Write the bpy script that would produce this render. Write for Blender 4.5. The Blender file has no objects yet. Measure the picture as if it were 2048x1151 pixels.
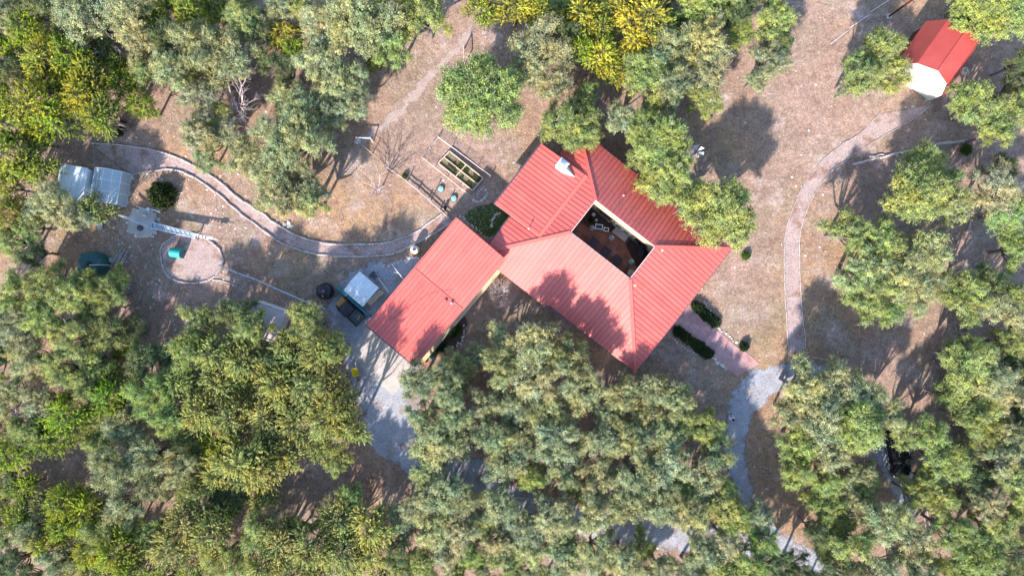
import bpy, math, random
import numpy as np
from mathutils import Vector, Matrix
random.seed(7)
RNG = np.random.default_rng(11)
S = bpy.context.scene
COL = S.collection

# ------------------------------------------------------------------ camera, sky, sun, exposure
CAM_H = 70.0                      # drone height in metres, looking straight down
cam_d = bpy.data.cameras.new('camera'); cam = bpy.data.objects.new('camera', cam_d); COL.objects.link(cam)
cam.location = (0, 0, CAM_H); cam.rotation_euler = (0, 0, 0)
cam_d.sensor_width = 36.0; cam_d.lens = 36.0 * CAM_H / 102.4
cam_d.clip_start = 0.5; cam_d.clip_end = 4000
S.camera = cam
SUN_EL = math.radians(33.0)
SUN_H = Vector((-0.44, -0.898, 0)).normalized()          # horizontal direction towards the sun
to_sun = (SUN_H * math.cos(SUN_EL) + Vector((0, 0, math.sin(SUN_EL)))).normalized()
sun_d = bpy.data.lights.new('sun', 'SUN'); sun = bpy.data.objects.new('sun', sun_d); COL.objects.link(sun)
sun_d.energy = 3.7; sun_d.angle = math.radians(1.0); sun_d.color = (1.0, 0.90, 0.82)
sun.location = (-40, -80, 90)
sun.rotation_euler = (-to_sun).to_track_quat('-Z', 'Y').to_euler()
W = bpy.data.worlds.new('World'); S.world = W; W.use_nodes = True
wn = W.node_tree.nodes; wl = W.node_tree.links; wn.clear()
sky_n = wn.new('ShaderNodeTexSky'); sky_n.sky_type = 'NISHITA'; sky_n.sun_disc = False
sky_n.sun_elevation = SUN_EL; sky_n.sun_rotation = math.atan2(SUN_H.x, SUN_H.y)
sky_n.altitude = 300; sky_n.air_density = 1.0; sky_n.dust_density = 0.6
bg = wn.new('ShaderNodeBackground'); bg.inputs['Strength'].default_value = 0.15
wo = wn.new('ShaderNodeOutputWorld')
wl.new(sky_n.outputs[0], bg.inputs[0]); wl.new(bg.outputs[0], wo.inputs[0])
S.view_settings.view_transform = 'Standard'; S.view_settings.look = 'None'
S.view_settings.gamma = 1.0; S.view_settings.exposure = 1.5
S.render.engine = 'CYCLES'
S.cycles.max_bounces = 6; S.cycles.transparent_max_bounces = 12
S.cycles.caustics_reflective = False; S.cycles.caustics_refractive = False

MPP = 0.05                        # metres per photograph pixel on the ground
def P(px, py, z=0.0):
    k = MPP * (CAM_H - z) / CAM_H
    return Vector(((px - 1024) * k, (575.5 - py) * k, z))

# ------------------------------------------------------------------ materials
MATS = {}
def _base(name):
    m = bpy.data.materials.new(name); m.use_nodes = True
    nt = m.node_tree; b = nt.nodes['Principled BSDF']
    MATS[name] = m
    return m, nt, b
def noise(nt, vec, scale, detail=4, rough=0.6):
    n = nt.nodes.new('ShaderNodeTexNoise'); n.inputs['Scale'].default_value = scale
    n.inputs['Detail'].default_value = detail; n.inputs['Roughness'].default_value = rough
    nt.links.new(vec, n.inputs['Vector']); return n.outputs['Fac']
def ramp(nt, fac, stops, interp='LINEAR'):
    r = nt.nodes.new('ShaderNodeValToRGB'); r.color_ramp.interpolation = interp
    e = r.color_ramp.elements
    while len(e) < len(stops): e.new(0.5)
    for k, (p, c) in enumerate(stops):
        e[k].position = p; e[k].color = (c[0], c[1], c[2], 1) if hasattr(c, '__len__') else (c, c, c, 1)
    nt.links.new(fac, r.inputs['Fac']); return r.outputs['Color']
def mix(nt, fac, a, b, mode='MIX'):
    n = nt.nodes.new('ShaderNodeMix'); n.data_type = 'RGBA'; n.blend_type = mode
    if isinstance(fac, (int, float)): n.inputs[0].default_value = fac
    else: nt.links.new(fac, n.inputs[0])
    for k, v in ((6, a), (7, b)):
        if hasattr(v, 'is_output') or isinstance(v, bpy.types.NodeSocket): nt.links.new(v, n.inputs[k])
        else: n.inputs[k].default_value = (*v, 1)
    return n.outputs[2]
def math_n(nt, op, a, b=0.0):
    n = nt.nodes.new('ShaderNodeMath'); n.operation = op
    for k, v in ((0, a), (1, b)):
        if isinstance(v, bpy.types.NodeSocket): nt.links.new(v, n.inputs[k])
        else: n.inputs[k].default_value = v
    return n.outputs[0]
def geo_pos(nt): return nt.nodes.new('ShaderNodeNewGeometry').outputs['Position']
def bump(nt, b, h, strength, dist=0.05):
    n = nt.nodes.new('ShaderNodeBump'); n.inputs['Strength'].default_value = strength; n.inputs['Distance'].default_value = dist
    nt.links.new(h, n.inputs['Height']); nt.links.new(n.outputs[0], b.inputs['Normal'])
def mat(name, c1, c2=None, scale=3.0, rough=0.7, metal=0.0, bmp=0.0, spec=0.4, detail=4, lo=0.35, hi=0.65):
    if name in MATS: return MATS[name]
    m, nt, b = _base(name)
    b.inputs['Roughness'].default_value = rough; b.inputs['Metallic'].default_value = metal
    b.inputs['Specular IOR Level'].default_value = spec
    c2 = c2 or tuple(x * 0.72 for x in c1)
    f = noise(nt, geo_pos(nt), scale, detail)
    nt.links.new(ramp(nt, f, [(lo, c1), (hi, c2)]), b.inputs['Base Color'])
    if bmp: bump(nt, b, f, bmp)
    return m

def ground_material():
    m, nt, b = _base('dry_ground')
    p = geo_pos(nt)
    big = noise(nt, p, 0.05, 3)
    c = ramp(nt, big, [(0.38, (0.38, 0.258, 0.21)), (0.50, (0.335, 0.23, 0.18)), (0.60, (0.38, 0.24, 0.145))])
    patch = noise(nt, p, 0.13, 5, 0.6)
    c = mix(nt, ramp(nt, patch, [(0.47, 0.0), (0.60, 0.65)]), c, (0.25, 0.205, 0.15))
    litter = noise(nt, p, 0.34, 6, 0.72)
    c = mix(nt, ramp(nt, litter, [(0.47, 0.0), (0.66, 0.8)]), c, (0.24, 0.155, 0.12))
    pale = noise(nt, p, 0.27, 5, 0.7)
    c = mix(nt, ramp(nt, pale, [(0.52, 0.0), (0.70, 0.75)]), c, (0.50, 0.405, 0.375))
    gr = noise(nt, p, 0.11, 4, 0.6)
    c = mix(nt, ramp(nt, gr, [(0.56, 0.0), (0.72, 0.5)]), c, (0.19, 0.18, 0.095))
    fine = noise(nt, p, 4.5, 6, 0.74)
    c = mix(nt, 1.0, c, ramp(nt, fine, [(0.30, 0.58), (0.5, 0.98), (0.70, 1.38)]), 'MULTIPLY')
    clod = noise(nt, p, 1.6, 4, 0.65)
    c = mix(nt, 1.0, c, ramp(nt, clod, [(0.32, 0.74), (0.5, 1.0), (0.68, 1.22)]), 'MULTIPLY')
    v = nt.nodes.new('ShaderNodeTexVoronoi'); v.inputs['Scale'].default_value = 2.2
    nt.links.new(p, v.inputs['Vector'])
    spk = ramp(nt, v.outputs['Distance'], [(0.05, 1.0), (0.09, 0.0)])
    sel = ramp(nt, noise(nt, p, 0.25, 2), [(0.54, 0.0), (0.62, 0.8)])
    c = mix(nt, mix(nt, 1.0, spk, sel, 'MULTIPLY'), c, (0.58, 0.52, 0.49))
    nt.links.new(c, b.inputs['Base Color'])
    b.inputs['Roughness'].default_value = 0.95; b.inputs['Specular IOR Level'].default_value = 0.1
    bump(nt, b, fine, 0.6, 0.10)
    return m
def sheet_material(name, c1, c2, scale, feather, fine_amt=0.5, stain=None, bmp=0.4):
    """ground cover sheet whose ragged rim follows the edge attribute (metres inside its outline)"""
    m, nt, b = _base(name)
    p = geo_pos(nt)
    f = noise(nt, p, scale, 5, 0.65)
    c = ramp(nt, f, [(0.35, c1), (0.65, c2)])
    fine = noise(nt, p, 7.0, 5, 0.7)
    c = mix(nt, 1.0, c, ramp(nt, fine, [(0.3, 1 - fine_amt * .7), (0.5, 1.0), (0.7, 1 + fine_amt * .6)]), 'MULTIPLY')
    if stain:
        s = ramp(nt, noise(nt, p, 0.55, 5, 0.7), [(0.52, 0.0), (0.64, 0.85)])
        c = mix(nt, s, c, stain)
    nt.links.new(c, b.inputs['Base Color'])
    b.inputs['Roughness'].default_value = 0.95; b.inputs['Specular IOR Level'].default_value = 0.15
    bump(nt, b, fine, bmp, 0.06)
    at = nt.nodes.new('ShaderNodeAttribute'); at.attribute_name = 'edge'
    n1 = noise(nt, p, 0.9, 6, 0.75)
    s = math_n(nt, 'ADD', at.outputs['Fac'], math_n(nt, 'MULTIPLY', math_n(nt, 'SUBTRACT', n1, 0.5), feather * 4.0))
    a = nt.nodes.new('ShaderNodeMapRange'); a.inputs[1].default_value = -0.12; a.inputs[2].default_value = 0.12
    nt.links.new(s, a.inputs[0])
    nt.links.new(a.outputs[0], b.inputs['Alpha'])
    return m
def leaf_material(name, base):
    m, nt, b = _base(name)
    at = nt.nodes.new('ShaderNodeAttribute'); at.attribute_name = 'tint'
    oi = nt.nodes.new('ShaderNodeObjectInfo')
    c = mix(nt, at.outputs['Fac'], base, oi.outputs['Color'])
    c = mix(nt, 1.0, c, ramp(nt, noise(nt, geo_pos(nt), 0.55, 4, 0.6), [(0.34, (0.80, 0.97, 1.12)), (0.5, (1.0, 1.0, 1.0)), (0.66, (1.16, 1.02, 0.82))]), 'MULTIPLY')
    nt.links.new(c, b.inputs['Base Color'])
    b.inputs['Roughness'].default_value = 0.55; b.inputs['Specular IOR Level'].default_value = 0.35
    tr = nt.nodes.new('ShaderNodeBsdfTranslucent'); nt.links.new(c, tr.inputs['Color'])
    mx = nt.nodes.new('ShaderNodeMixShader'); mx.inputs[0].default_value = 0.30
    nt.links.new(b.outputs[0], mx.inputs[1]); nt.links.new(tr.outputs[0], mx.inputs[2])
    nt.links.new(mx.outputs[0], nt.nodes['Material Output'].inputs['Surface'])
    return m
def brick_material(name, c1, c2, mortar, scale, ang):
    m, nt, b = _base(name)
    mp = nt.nodes.new('ShaderNodeMapping'); mp.inputs['Rotation'].default_value = (0, 0, ang)
    p = geo_pos(nt); nt.links.new(p, mp.inputs['Vector'])
    t = nt.nodes.new('ShaderNodeTexBrick'); nt.links.new(mp.outputs[0], t.inputs['Vector'])
    t.inputs['Scale'].default_value = scale; t.inputs['Mortar Size'].default_value = 0.03
    t.inputs['Color1'].default_value = (*c1, 1); t.inputs['Color2'].default_value = (*c2, 1); t.inputs['Mortar'].default_value = (*mortar, 1)
    t.inputs['Brick Width'].default_value = 0.5; t.inputs['Row Height'].default_value = 0.25
    c = mix(nt, 1.0, t.outputs['Color'], ramp(nt, noise(nt, p, 1.3, 5), [(0.3, 0.7), (0.7, 1.25)]), 'MULTIPLY')
    c = mix(nt, ramp(nt, noise(nt, p, 0.7, 4), [(0.5, 0.0), (0.72, 0.35)]), c, (0.48, 0.42, 0.45))
    nt.links.new(c, b.inputs['Base Color']); b.inputs['Roughness'].default_value = 0.85
    bump(nt, b, t.outputs['Fac'], -0.4, 0.02)
    return m

GROUND = ground_material()
GRAVEL = sheet_material('pale_gravel', (0.40, 0.415, 0.465), (0.30, 0.31, 0.35), 0.7, 0.7, 0.65, stain=(0.27, 0.20, 0.165), bmp=0.8)
MULCH = sheet_material('path_mulch', (0.42, 0.325, 0.30), (0.34, 0.26, 0.24), 1.1, 0.05, 0.75, stain=(0.24, 0.135, 0.09))
TRACK = sheet_material('worn_track', (0.42, 0.33, 0.295), (0.34, 0.26, 0.225), 1.1, 0.9, 0.6)
GRASSM = sheet_material('green_lawn', (0.045, 0.085, 0.025), (0.08, 0.115, 0.04), 1.4, 0.45, 0.8, bmp=0.8)
SOILM = sheet_material('bed_mulch', (0.075, 0.05, 0.042), (0.11, 0.07, 0.055), 2.0, 0.06, 0.6)
LEAF = leaf_material('oak_leaves', (0.125, 0.148, 0.072))
NEEDLE = leaf_material('juniper_fronds', (0.085, 0.112, 0.040))
SHRUBL = leaf_material('shrub_leaves', (0.020, 0.040, 0.012))
BARK = mat('grey_bark', (0.23, 0.20, 0.18), (0.12, 0.10, 0.09), 6, 0.9, bmp=0.5)
TWIG = mat('pale_twigs', (0.56, 0.52, 0.49), (0.40, 0.37, 0.35), 5, 0.9)
BAREM = mat('bare_twigs', (0.54, 0.45, 0.44), (0.40, 0.33, 0.325), 5, 0.9)
def roof_material(name, c1, c2, rough=0.42):
    m, nt, b = _base(name)
    p = geo_pos(nt)
    c = ramp(nt, noise(nt, p, 0.8, 5), [(0.3, c1), (0.7, c2)])
    c = mix(nt, ramp(nt, noise(nt, p, 3.5, 6, 0.75), [(0.55, 0.0), (0.75, 0.22)]), c, (0.40, 0.16, 0.13))
    oi = nt.nodes.new('ShaderNodeObjectInfo'); c = mix(nt, 1.0, c, ramp(nt, oi.outputs['Random'], [(0.0, 0.90), (1.0, 1.06)]), 'MULTIPLY')
    c = mix(nt, ramp(nt, noise(nt, p, 0.35, 4), [(0.5, 0.0), (0.72, 0.18)]), c, (0.66, 0.22, 0.18))
    nt.links.new(c, b.inputs['Base Color']); b.inputs['Roughness'].default_value = rough
    b.inputs['Specular IOR Level'].default_value = 0.55
    return m
ROOF = roof_material('coral_metal_roof', (0.66, 0.140, 0.108), (0.61, 0.122, 0.100))
RIB = roof_material('roof_seam_metal', (0.46, 0.08, 0.085), (0.42, 0.075, 0.08))
SHEDROOF = roof_material('brick_red_shed_roof', (0.47, 0.065, 0.05), (0.40, 0.055, 0.045), 0.6)
CREAM = mat('cream_stucco', (0.60, 0.475, 0.31), (0.53, 0.42, 0.275), 1.2, 0.85, bmp=0.1)
WHITEW = mat('white_painted_board', (0.80, 0.78, 0.70), (0.74, 0.72, 0.64), 1.0, 0.6)
FASCIA = mat('fascia_white', (0.72, 0.71, 0.72), (0.62, 0.61, 0.63), 2.0, 0.5)
GUTTER = mat('dark_gutter', (0.10, 0.08, 0.11), (0.07, 0.06, 0.08), 3.0, 0.4)
CONCRETE = mat('concrete', (0.50, 0.465, 0.43), (0.40, 0.37, 0.345), 0.9, 0.9, bmp=0.08, detail=6)
LOGM = mat('weathered_log', (0.52, 0.465, 0.455), (0.36, 0.31, 0.30), 4.0, 0.9, bmp=0.4)
STONE = mat('limestone', (0.62, 0.58, 0.54), (0.44, 0.41, 0.38), 3.0, 0.9, bmp=0.4)
GALV = mat('galvanised_metal', (0.58, 0.66, 0.72), (0.46, 0.54, 0.60), 2.0, 0.35, metal=0.6)
WMETAL = mat('white_sheet_metal', (0.72, 0.79, 0.82), (0.62, 0.70, 0.74), 1.5, 0.45)
DARK = mat('black_plastic', (0.012, 0.012, 0.018), (0.02, 0.02, 0.028), 2, 0.35)
GREENP = mat('dark_green_plastic', (0.020, 0.090, 0.100), (0.026, 0.11, 0.115), 2, 0.4)
TEAL = mat('teal_cover', (0.02, 0.40, 0.36), (0.02, 0.34, 0.31), 2, 0.5)
TEALD = mat('dark_teal_paint', (0.03, 0.14, 0.17), (0.05, 0.20, 0.23), 3, 0.6)
PALEGREEN = mat('pale_green_plastic', (0.25, 0.47, 0.40), (0.20, 0.40, 0.34), 3, 0.5)
YELLOW = mat('yellow_plastic', (0.72, 0.58, 0.02), (0.65, 0.50, 0.02), 3, 0.45)
ORANGE = mat('tan_orange_plastic', (0.50, 0.25, 0.07), (0.42, 0.20, 0.06), 3, 0.5)
GLASS = mat('dark_glass', (0.012, 0.014, 0.018), (0.02, 0.022, 0.026), 1, 0.08, spec=0.6)
CARP = mat('black_car_paint', (0.008, 0.010, 0.014), (0.010, 0.012, 0.018), 1, 0.15, spec=0.6)
RUBBER = mat('tyre_rubber', (0.02, 0.02, 0.02), (0.03, 0.03, 0.03), 5, 0.85)
LAMP = mat('lamp_glass', (0.75, 0.78, 0.80), (0.65, 0.68, 0.70), 3, 0.15)
WOOD = mat('pale_timber', (0.62, 0.50, 0.40), (0.52, 0.41, 0.32), 4, 0.8, bmp=0.2)
RUST = mat('dark_red_steel', (0.10, 0.018, 0.012), (0.07, 0.014, 0.010), 3, 0.6)
BLUEC = mat('pale_blue_canvas', (0.36, 0.52, 0.66), (0.30, 0.45, 0.58), 4, 0.85)
NAVY = mat('dark_blue_wicker', (0.020, 0.020, 0.045), (0.035, 0.035, 0.06), 9, 0.7)
BED = mat('bed_soil', (0.20, 0.18, 0.09), (0.11, 0.085, 0.06), 5, 0.95, bmp=0.8)
PATIO = brick_material('terracotta_tiles', (0.27, 0.105, 0.075), (0.22, 0.085, 0.065), (0.16, 0.09, 0.075), 1.6, math.radians(38))
BRICKW = brick_material('walk_brick', (0.52, 0.265, 0.245), (0.43, 0.20, 0.19), (0.30, 0.25, 0.26), 1.5, math.radians(38))
def poly_material():
    m, nt, b = _base('polycarbonate')
    b.inputs['Base Color'].default_value = (0.62, 0.74, 0.80, 1); b.inputs['Roughness'].default_value = 0.25
    tr = nt.nodes.new('ShaderNodeBsdfTransparent'); tr.inputs['Color'].default_value = (0.80, 0.87, 0.90, 1)
    mx = nt.nodes.new('ShaderNodeMixShader'); mx.inputs[0].default_value = 0.52
    nt.links.new(tr.outputs[0], mx.inputs[1]); nt.links.new(b.outputs[0], mx.inputs[2])
    nt.links.new(mx.outputs[0], nt.nodes['Material Output'].inputs['Surface'])
    return m
POLY = poly_material()

# ------------------------------------------------------------------ builders
WM = {}                                                   # world matrix of each thing, for parenting by world coordinates
def tag(o, label=None, cat=None, group=None, kind=None):
    if label: o['label'] = label
    if cat: o['category'] = cat
    if group: o['group'] = group
    if kind: o['kind'] = kind
    return o
def thing(name, label, cat, loc, rz=0.0, group=None):
    o = bpy.data.objects.new(name, None); COL.objects.link(o)
    o.location = loc; o.rotation_euler = (0, 0, rz); o.empty_display_size = 0.3
    WM[o] = Matrix.Translation(Vector(loc)) @ Matrix.Rotation(rz, 4, 'Z')
    return tag(o, label, cat, group)
class MB:
    """collects faces (in the frame M) and links them as ONE mesh object"""
    def __init__(s, M=None): s.v = []; s.f = []; s.M = M or Matrix.Identity(4)
    def add(s, verts, faces):
        n = len(s.v); s.v += [s.M @ Vector(v) for v in verts]; s.f += [tuple(n + i for i in f) for f in faces]; return s
    def box(s, c, d, rz=0.0, top=1.0):
        x, y, z = d[0] / 2, d[1] / 2, d[2] / 2; R = Matrix.Rotation(rz, 3, 'Z'); c = Vector(c); vs = []
        for k in (-1, 1):
            t = top if k > 0 else 1.0
            for a, b in ((-1, -1), (1, -1), (1, 1), (-1, 1)): vs.append(c + R @ Vector((a * x * t, b * y * t, k * z)))
        return s.add(vs, [(3, 2, 1, 0), (4, 5, 6, 7), (0, 1, 5, 4), (1, 2, 6, 5), (2, 3, 7, 6), (3, 0, 4, 7)])
    def beam(s, a, b, w, h):
        a = Vector(a); b = Vector(b); d = (b - a).normalized()
        x = d.cross(Vector((0, 0, 1)))
        x = x.normalized() if x.length > 1e-4 else Vector((1, 0, 0))
        y = x.cross(d).normalized(); x = x * w / 2; y = y * h / 2; vs = []
        for q in (a, b): vs += [q - x - y, q + x - y, q + x + y, q - x + y]
        return s.add(vs, [(0, 1, 2, 3), (7, 6, 5, 4), (0, 4, 5, 1), (1, 5, 6, 2), (2, 6, 7, 3), (3, 7, 4, 0)])
    def tube(s, pts, rad, n=6):
        pts = [Vector(p) for p in pts]; vs = []; fs = []
        if not hasattr(rad, '__len__'): rad = [rad] * len(pts)
        for i, p in enumerate(pts):
            d = (pts[min(i + 1, len(pts) - 1)] - pts[max(i - 1, 0)]).normalized()
            x = d.cross(Vector((0.13, 0.07, 1))); x = x.normalized() if x.length > 1e-4 else Vector((1, 0, 0)); y = x.cross(d)
            for k in range(n):
                t = 2 * math.pi * k / n; vs.append(p + (x * math.cos(t) + y * math.sin(t)) * rad[i])
        for i in range(len(pts) - 1):
            for k in range(n): fs.append((i * n + k, i * n + (k + 1) % n, (i + 1) * n + (k + 1) % n, (i + 1) * n + k))
        fs.append(tuple(range(n))[::-1]); fs.append(tuple(range((len(pts) - 1) * n, len(pts) * n)))
        return s.add(vs, fs)
    def prism(s, poly, z0, z1):
        n = len(poly); vs = [(p[0], p[1], z0) for p in poly] + [(p[0], p[1], z1) for p in poly]
        a = sum(poly[i][0] * poly[(i + 1) % n][1] - poly[(i + 1) % n][0] * poly[i][1] for i in range(n))
        if a < 0: vs = vs[:n][::-1] + vs[n:][::-1]
        return s.add(vs, [tuple(range(n))[::-1], tuple(range(n, 2 * n))] + [(i, (i + 1) % n, n + (i + 1) % n, n + i) for i in range(n)])
    def slab(s, quad, t):
        """thick polygon from 3D points, thickness t downwards"""
        n = len(quad); q = [Vector(p) for p in quad]; nz = (q[1] - q[0]).cross(q[2] - q[0])
        if nz.z < 0: q = q[::-1]
        return s.add(q + [p - Vector((0, 0, t)) for p in q], [tuple(range(n)), tuple(range(n, 2 * n))[::-1]] + [((i + 1) % n, i, n + i, n + (i + 1) % n) for i in range(n)])
    def lathe(s, prof, c=(0, 0, 0), n=24):
        c = Vector(c); vs = []; fs = []
        for r, z in prof:
            for k in range(n):
                t = 2 * math.pi * k / n; vs.append(c + Vector((r * math.cos(t), r * math.sin(t), z)))
        for i in range(len(prof) - 1):
            for k in range(n): fs.append((i * n + k, i * n + (k + 1) % n, (i + 1) * n + (k + 1) % n, (i + 1) * n + k))
        fs.append(tuple(range(n))[::-1]); fs.append(tuple(range((len(prof) - 1) * n, len(prof) * n)))
        return s.add(vs, fs)
    def blob(s, c, r, n=7, jit=0.25, flat=0.6):
        c = Vector(c); vs = [c + Vector((0, 0, -r * flat * .5))]; fs = []
        rings = [(0.85, -0.15), (1.0, 0.25), (0.7, 0.75)]
        for rr, zz in rings:
            for k in range(n):
                t = 2 * math.pi * k / n; q = rr * r * random.uniform(1 - jit, 1 + jit)
                vs.append(c + Vector((q * math.cos(t), q * math.sin(t), zz * r * flat)))
        vs.append(c + Vector((0, 0, r * flat * .95)))
        for k in range(n): fs.append((0, 1 + (k + 1) % n, 1 + k))
        for i in range(2):
            for k in range(n): a = 1 + i * n; fs.append((a + k, a + (k + 1) % n, a + n + (k + 1) % n, a + n + k))
        a = 1 + 2 * n
        for k in range(n): fs.append((a + k, a + (k + 1) % n, len(vs) - 1))
        return s.add(vs, fs)
    def build(s, name, material, parent=None, smooth=False, kind=None):
        o = bpy.data.objects.new(name, None)
        me = bpy.data.meshes.new(name); inv = WM[parent].inverted() if parent in WM else Matrix.Identity(4)
        me.from_pydata([inv @ v for v in s.v], [], s.f); me.materials.append(material)
        if smooth: me.polygons.foreach_set('use_smooth', [True] * len(me.polygons))
        bpy.data.objects.remove(o); o = bpy.data.objects.new(name, me); COL.objects.link(o)
        if parent is not None: o.parent = parent; WM[o] = WM[parent]
        else: WM[o] = Matrix.Identity(4)
        if kind: o['kind'] = kind
        return o
def np_mesh(name, V, F, attrs=None, material=None):
    me = bpy.data.meshes.new(name); V = np.asarray(V, np.float32); F = np.asarray(F, np.int32); k = F.shape[1]
    me.vertices.add(len(V)); me.vertices.foreach_set('co', V.ravel())
    me.loops.add(F.size); me.loops.foreach_set('vertex_index', F.ravel())
    me.polygons.add(len(F)); me.polygons.foreach_set('loop_start', np.arange(0, F.size, k, dtype=np.int32))
    for an, av in (attrs or {}).items():
        a = me.attributes.new(an, 'FLOAT', 'POINT'); a.data.foreach_set('value', np.asarray(av, np.float32))
    me.update(calc_edges=True)
    if material: me.materials.append(material)
    return me
def link_mesh(name, me, parent=None):
    o = bpy.data.objects.new(name, me); COL.objects.link(o)
    if parent is not None: o.parent = parent
    return o

# ------------------------------------------------------------------ ground and ground sheets
def sd_poly(X, Y, poly):
    """metres inside (+) or outside (-) a polygon"""
    px = np.array([p[0] for p in poly]); py = np.array([p[1] for p in poly]); n = len(poly)
    d = np.full(X.shape, 1e9); ins = np.zeros(X.shape, bool)
    for i in range(n):
        x0, y0, x1, y1 = px[i], py[i], px[(i + 1) % n], py[(i + 1) % n]
        ex, ey = x1 - x0, y1 - y0; L = ex * ex + ey * ey + 1e-12
        t = np.clip(((X - x0) * ex + (Y - y0) * ey) / L, 0, 1)
        d = np.minimum(d, np.hypot(X - x0 - t * ex, Y - y0 - t * ey))
        c = ((y0 > Y) != (y1 > Y)) & (X < ex * (Y - y0) / (ey if abs(ey) > 1e-12 else 1e-12) + x0); ins ^= c
    return np.where(ins, d, -d)
def sd_line(X, Y, pts):
    """pts: (x, y, halfwidth)"""
    best = np.full(X.shape, -1e9)
    for (x0, y0, w0), (x1, y1, w1) in zip(pts[:-1], pts[1:]):
        ex, ey = x1 - x0, y1 - y0; L = ex * ex + ey * ey + 1e-12
        t = np.clip(((X - x0) * ex + (Y - y0) * ey) / L, 0, 1)
        best = np.maximum(best, w0 + (w1 - w0) * t - np.hypot(X - x0 - t * ex, Y - y0 - t * ey))
    return best
SHEETS = []
def sheet(name, material, z, polys=(), lines=(), margin=0.8, cell=0.3, bare=True):
    polys = [[(P(*q).x, P(*q).y) for q in pl] for pl in polys]
    lines = [[(P(a, b).x, P(a, b).y, w * MPP) for a, b, w in ln] for ln in lines]
    def sdf(X, Y):
        d = np.full(X.shape, -1e9)
        for pl in polys: d = np.maximum(d, sd_poly(X, Y, pl))
        for ln in lines: d = np.maximum(d, sd_line(X, Y, ln))
        return d
    if bare: SHEETS.append(sdf)
    xs = [q[0] for pl in polys + lines for q in pl]; ys = [q[1] for pl in polys + lines for q in pl]
    w = max([q[2] for ln in lines for q in ln] + [0]) + margin
    gx = np.arange(min(xs) - w, max(xs) + w, cell); gy = np.arange(min(ys) - w, max(ys) + w, cell)
    X, Y = np.meshgrid(gx, gy, indexing='ij'); D = sdf(X, Y); idx = np.arange(X.size).reshape(X.shape)
    keep = np.maximum.reduce([D[:-1, :-1], D[1:, :-1], D[1:, 1:], D[:-1, 1:]]) > -margin
    F = np.stack([idx[:-1, :-1], idx[1:, :-1], idx[1:, 1:], idx[:-1, 1:]], -1)[keep]
    used, inv = np.unique(F, return_inverse=True); F = inv.reshape(F.shape)
    V = np.stack([X.ravel()[used], Y.ravel()[used], np.full(len(used), z)], -1)
    o = link_mesh(name, np_mesh(name, V, F, {'edge': D.ravel()[used]}, material)); o['kind'] = 'structure'
    return o
g = np_mesh('ground', [(-900, -900, 0), (900, -900, 0), (900, 900, 0), (-900, 900, 0)], [(0, 1, 2, 3)], None, GROUND)
link_mesh('ground', g)['kind'] = 'structure'
UP = [(178, 286), (240, 290), (300, 298), (350, 312), (395, 335), (440, 362), (480, 400), (512, 417), (550, 447), (605, 477), (660, 488), (720, 489), (775, 487), (830, 468), (884, 427)]
LO = [(260, 350), (300, 342), (340, 337), (380, 348), (420, 375), (470, 417), (512, 450), (565, 488), (620, 507), (680, 513), (760, 513), (800, 503), (845, 480), (885, 458), (908, 440)]
RL = [(1759, 227), (1722, 267), (1688, 287), (1653, 310), (1628, 340), (1598, 385), (1583, 423), (1568, 473), (1568, 528), (1570, 575), (1573, 638), (1577, 708)]
RR = [(1866, 208), (1826, 240), (1776, 267), (1743, 287), (1708, 308), (1666, 338), (1636, 373), (1611, 423), (1598, 473), (1599, 528), (1601, 575), (1605, 638), (1613, 700)]
LOOP = [(355, 468), (325, 488), (321, 500), (325, 533), (337, 555), (362, 564), (390, 567), (425, 559), (447, 530), (445, 508), (430, 488), (415, 479), (385, 467)]
def smooth(p, closed=False):
    q = []; n = len(p); rng_ = range(n if closed else n - 1)
    if not closed: q.append(p[0])
    for i in rng_:
        a, b = p[i], p[(i + 1) % n]; q += [(a[0] * .75 + b[0] * .25, a[1] * .75 + b[1] * .25), (a[0] * .25 + b[0] * .75, a[1] * .25 + b[1] * .75)]
    return q if closed else q + [p[-1]]
UP, LO, RL, RR, LOOP = smooth(UP), smooth(LO), smooth(RL), smooth(RR), smooth(LOOP, True)
sheet('gravel_road', GRAVEL, 0.004, polys=[[(655, 620), (672, 575), (715, 535), (770, 522), (820, 512), (850, 520), (740, 660), (705, 700), (785, 790), (840, 800), (850, 900), (790, 930), (745, 900), (720, 820), (700, 760), (690, 720), (672, 690)]],
      lines=[[(770, 800, 50), (800, 870, 46), (840, 915, 40), (900, 935, 30), (955, 945, 30), (985, 985, 28), (1060, 1012, 26), (1150, 1040, 26), (1250, 1062, 26), (1330, 1066, 28), (1440, 1078, 28), (1560, 1092, 26), (1620, 1130, 26), (1700, 1190, 26)],
             [(1520, 768, 32), (1490, 800, 30), (1476, 850, 22), (1470, 910, 18), (1482, 970, 18), (1508, 1030, 20), (1560, 1092, 24)],
             [(1520, 768, 30), (1600, 745, 24), (1690, 765, 22), (1745, 850, 24), (1778, 905, 26), (1805, 965, 24), (1822, 1015, 18)]], margin=1.6)
sheet('mulch_path', MULCH, 0.008, polys=[UP + LO[::-1], RL + RR[::-1], LOOP], margin=0.3)
sheet('worn_footpath', TRACK, 0.006, lines=[[(720, 285, 8), (775, 245, 9), (830, 190, 9), (880, 130, 8), (920, 95, 8), (950, 40, 7), (960, -20, 7)]], margin=1.2)
sheet('green_lawn_patch', GRASSM, 0.010, polys=[[(940, 420), (990, 405), (1018, 435), (990, 475), (965, 470), (930, 440)]], margin=1.0, bare=False)
sheet('shrub_bed', SOILM, 0.012, polys=[[(925, 625), (935, 645), (928, 680), (905, 700), (880, 712), (868, 700), (900, 660)]], margin=0.6)
m = MB(); q = [P(*a) for a in ((737, 652), (703, 697), (706, 717), (785, 790), (842, 735))]
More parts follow.
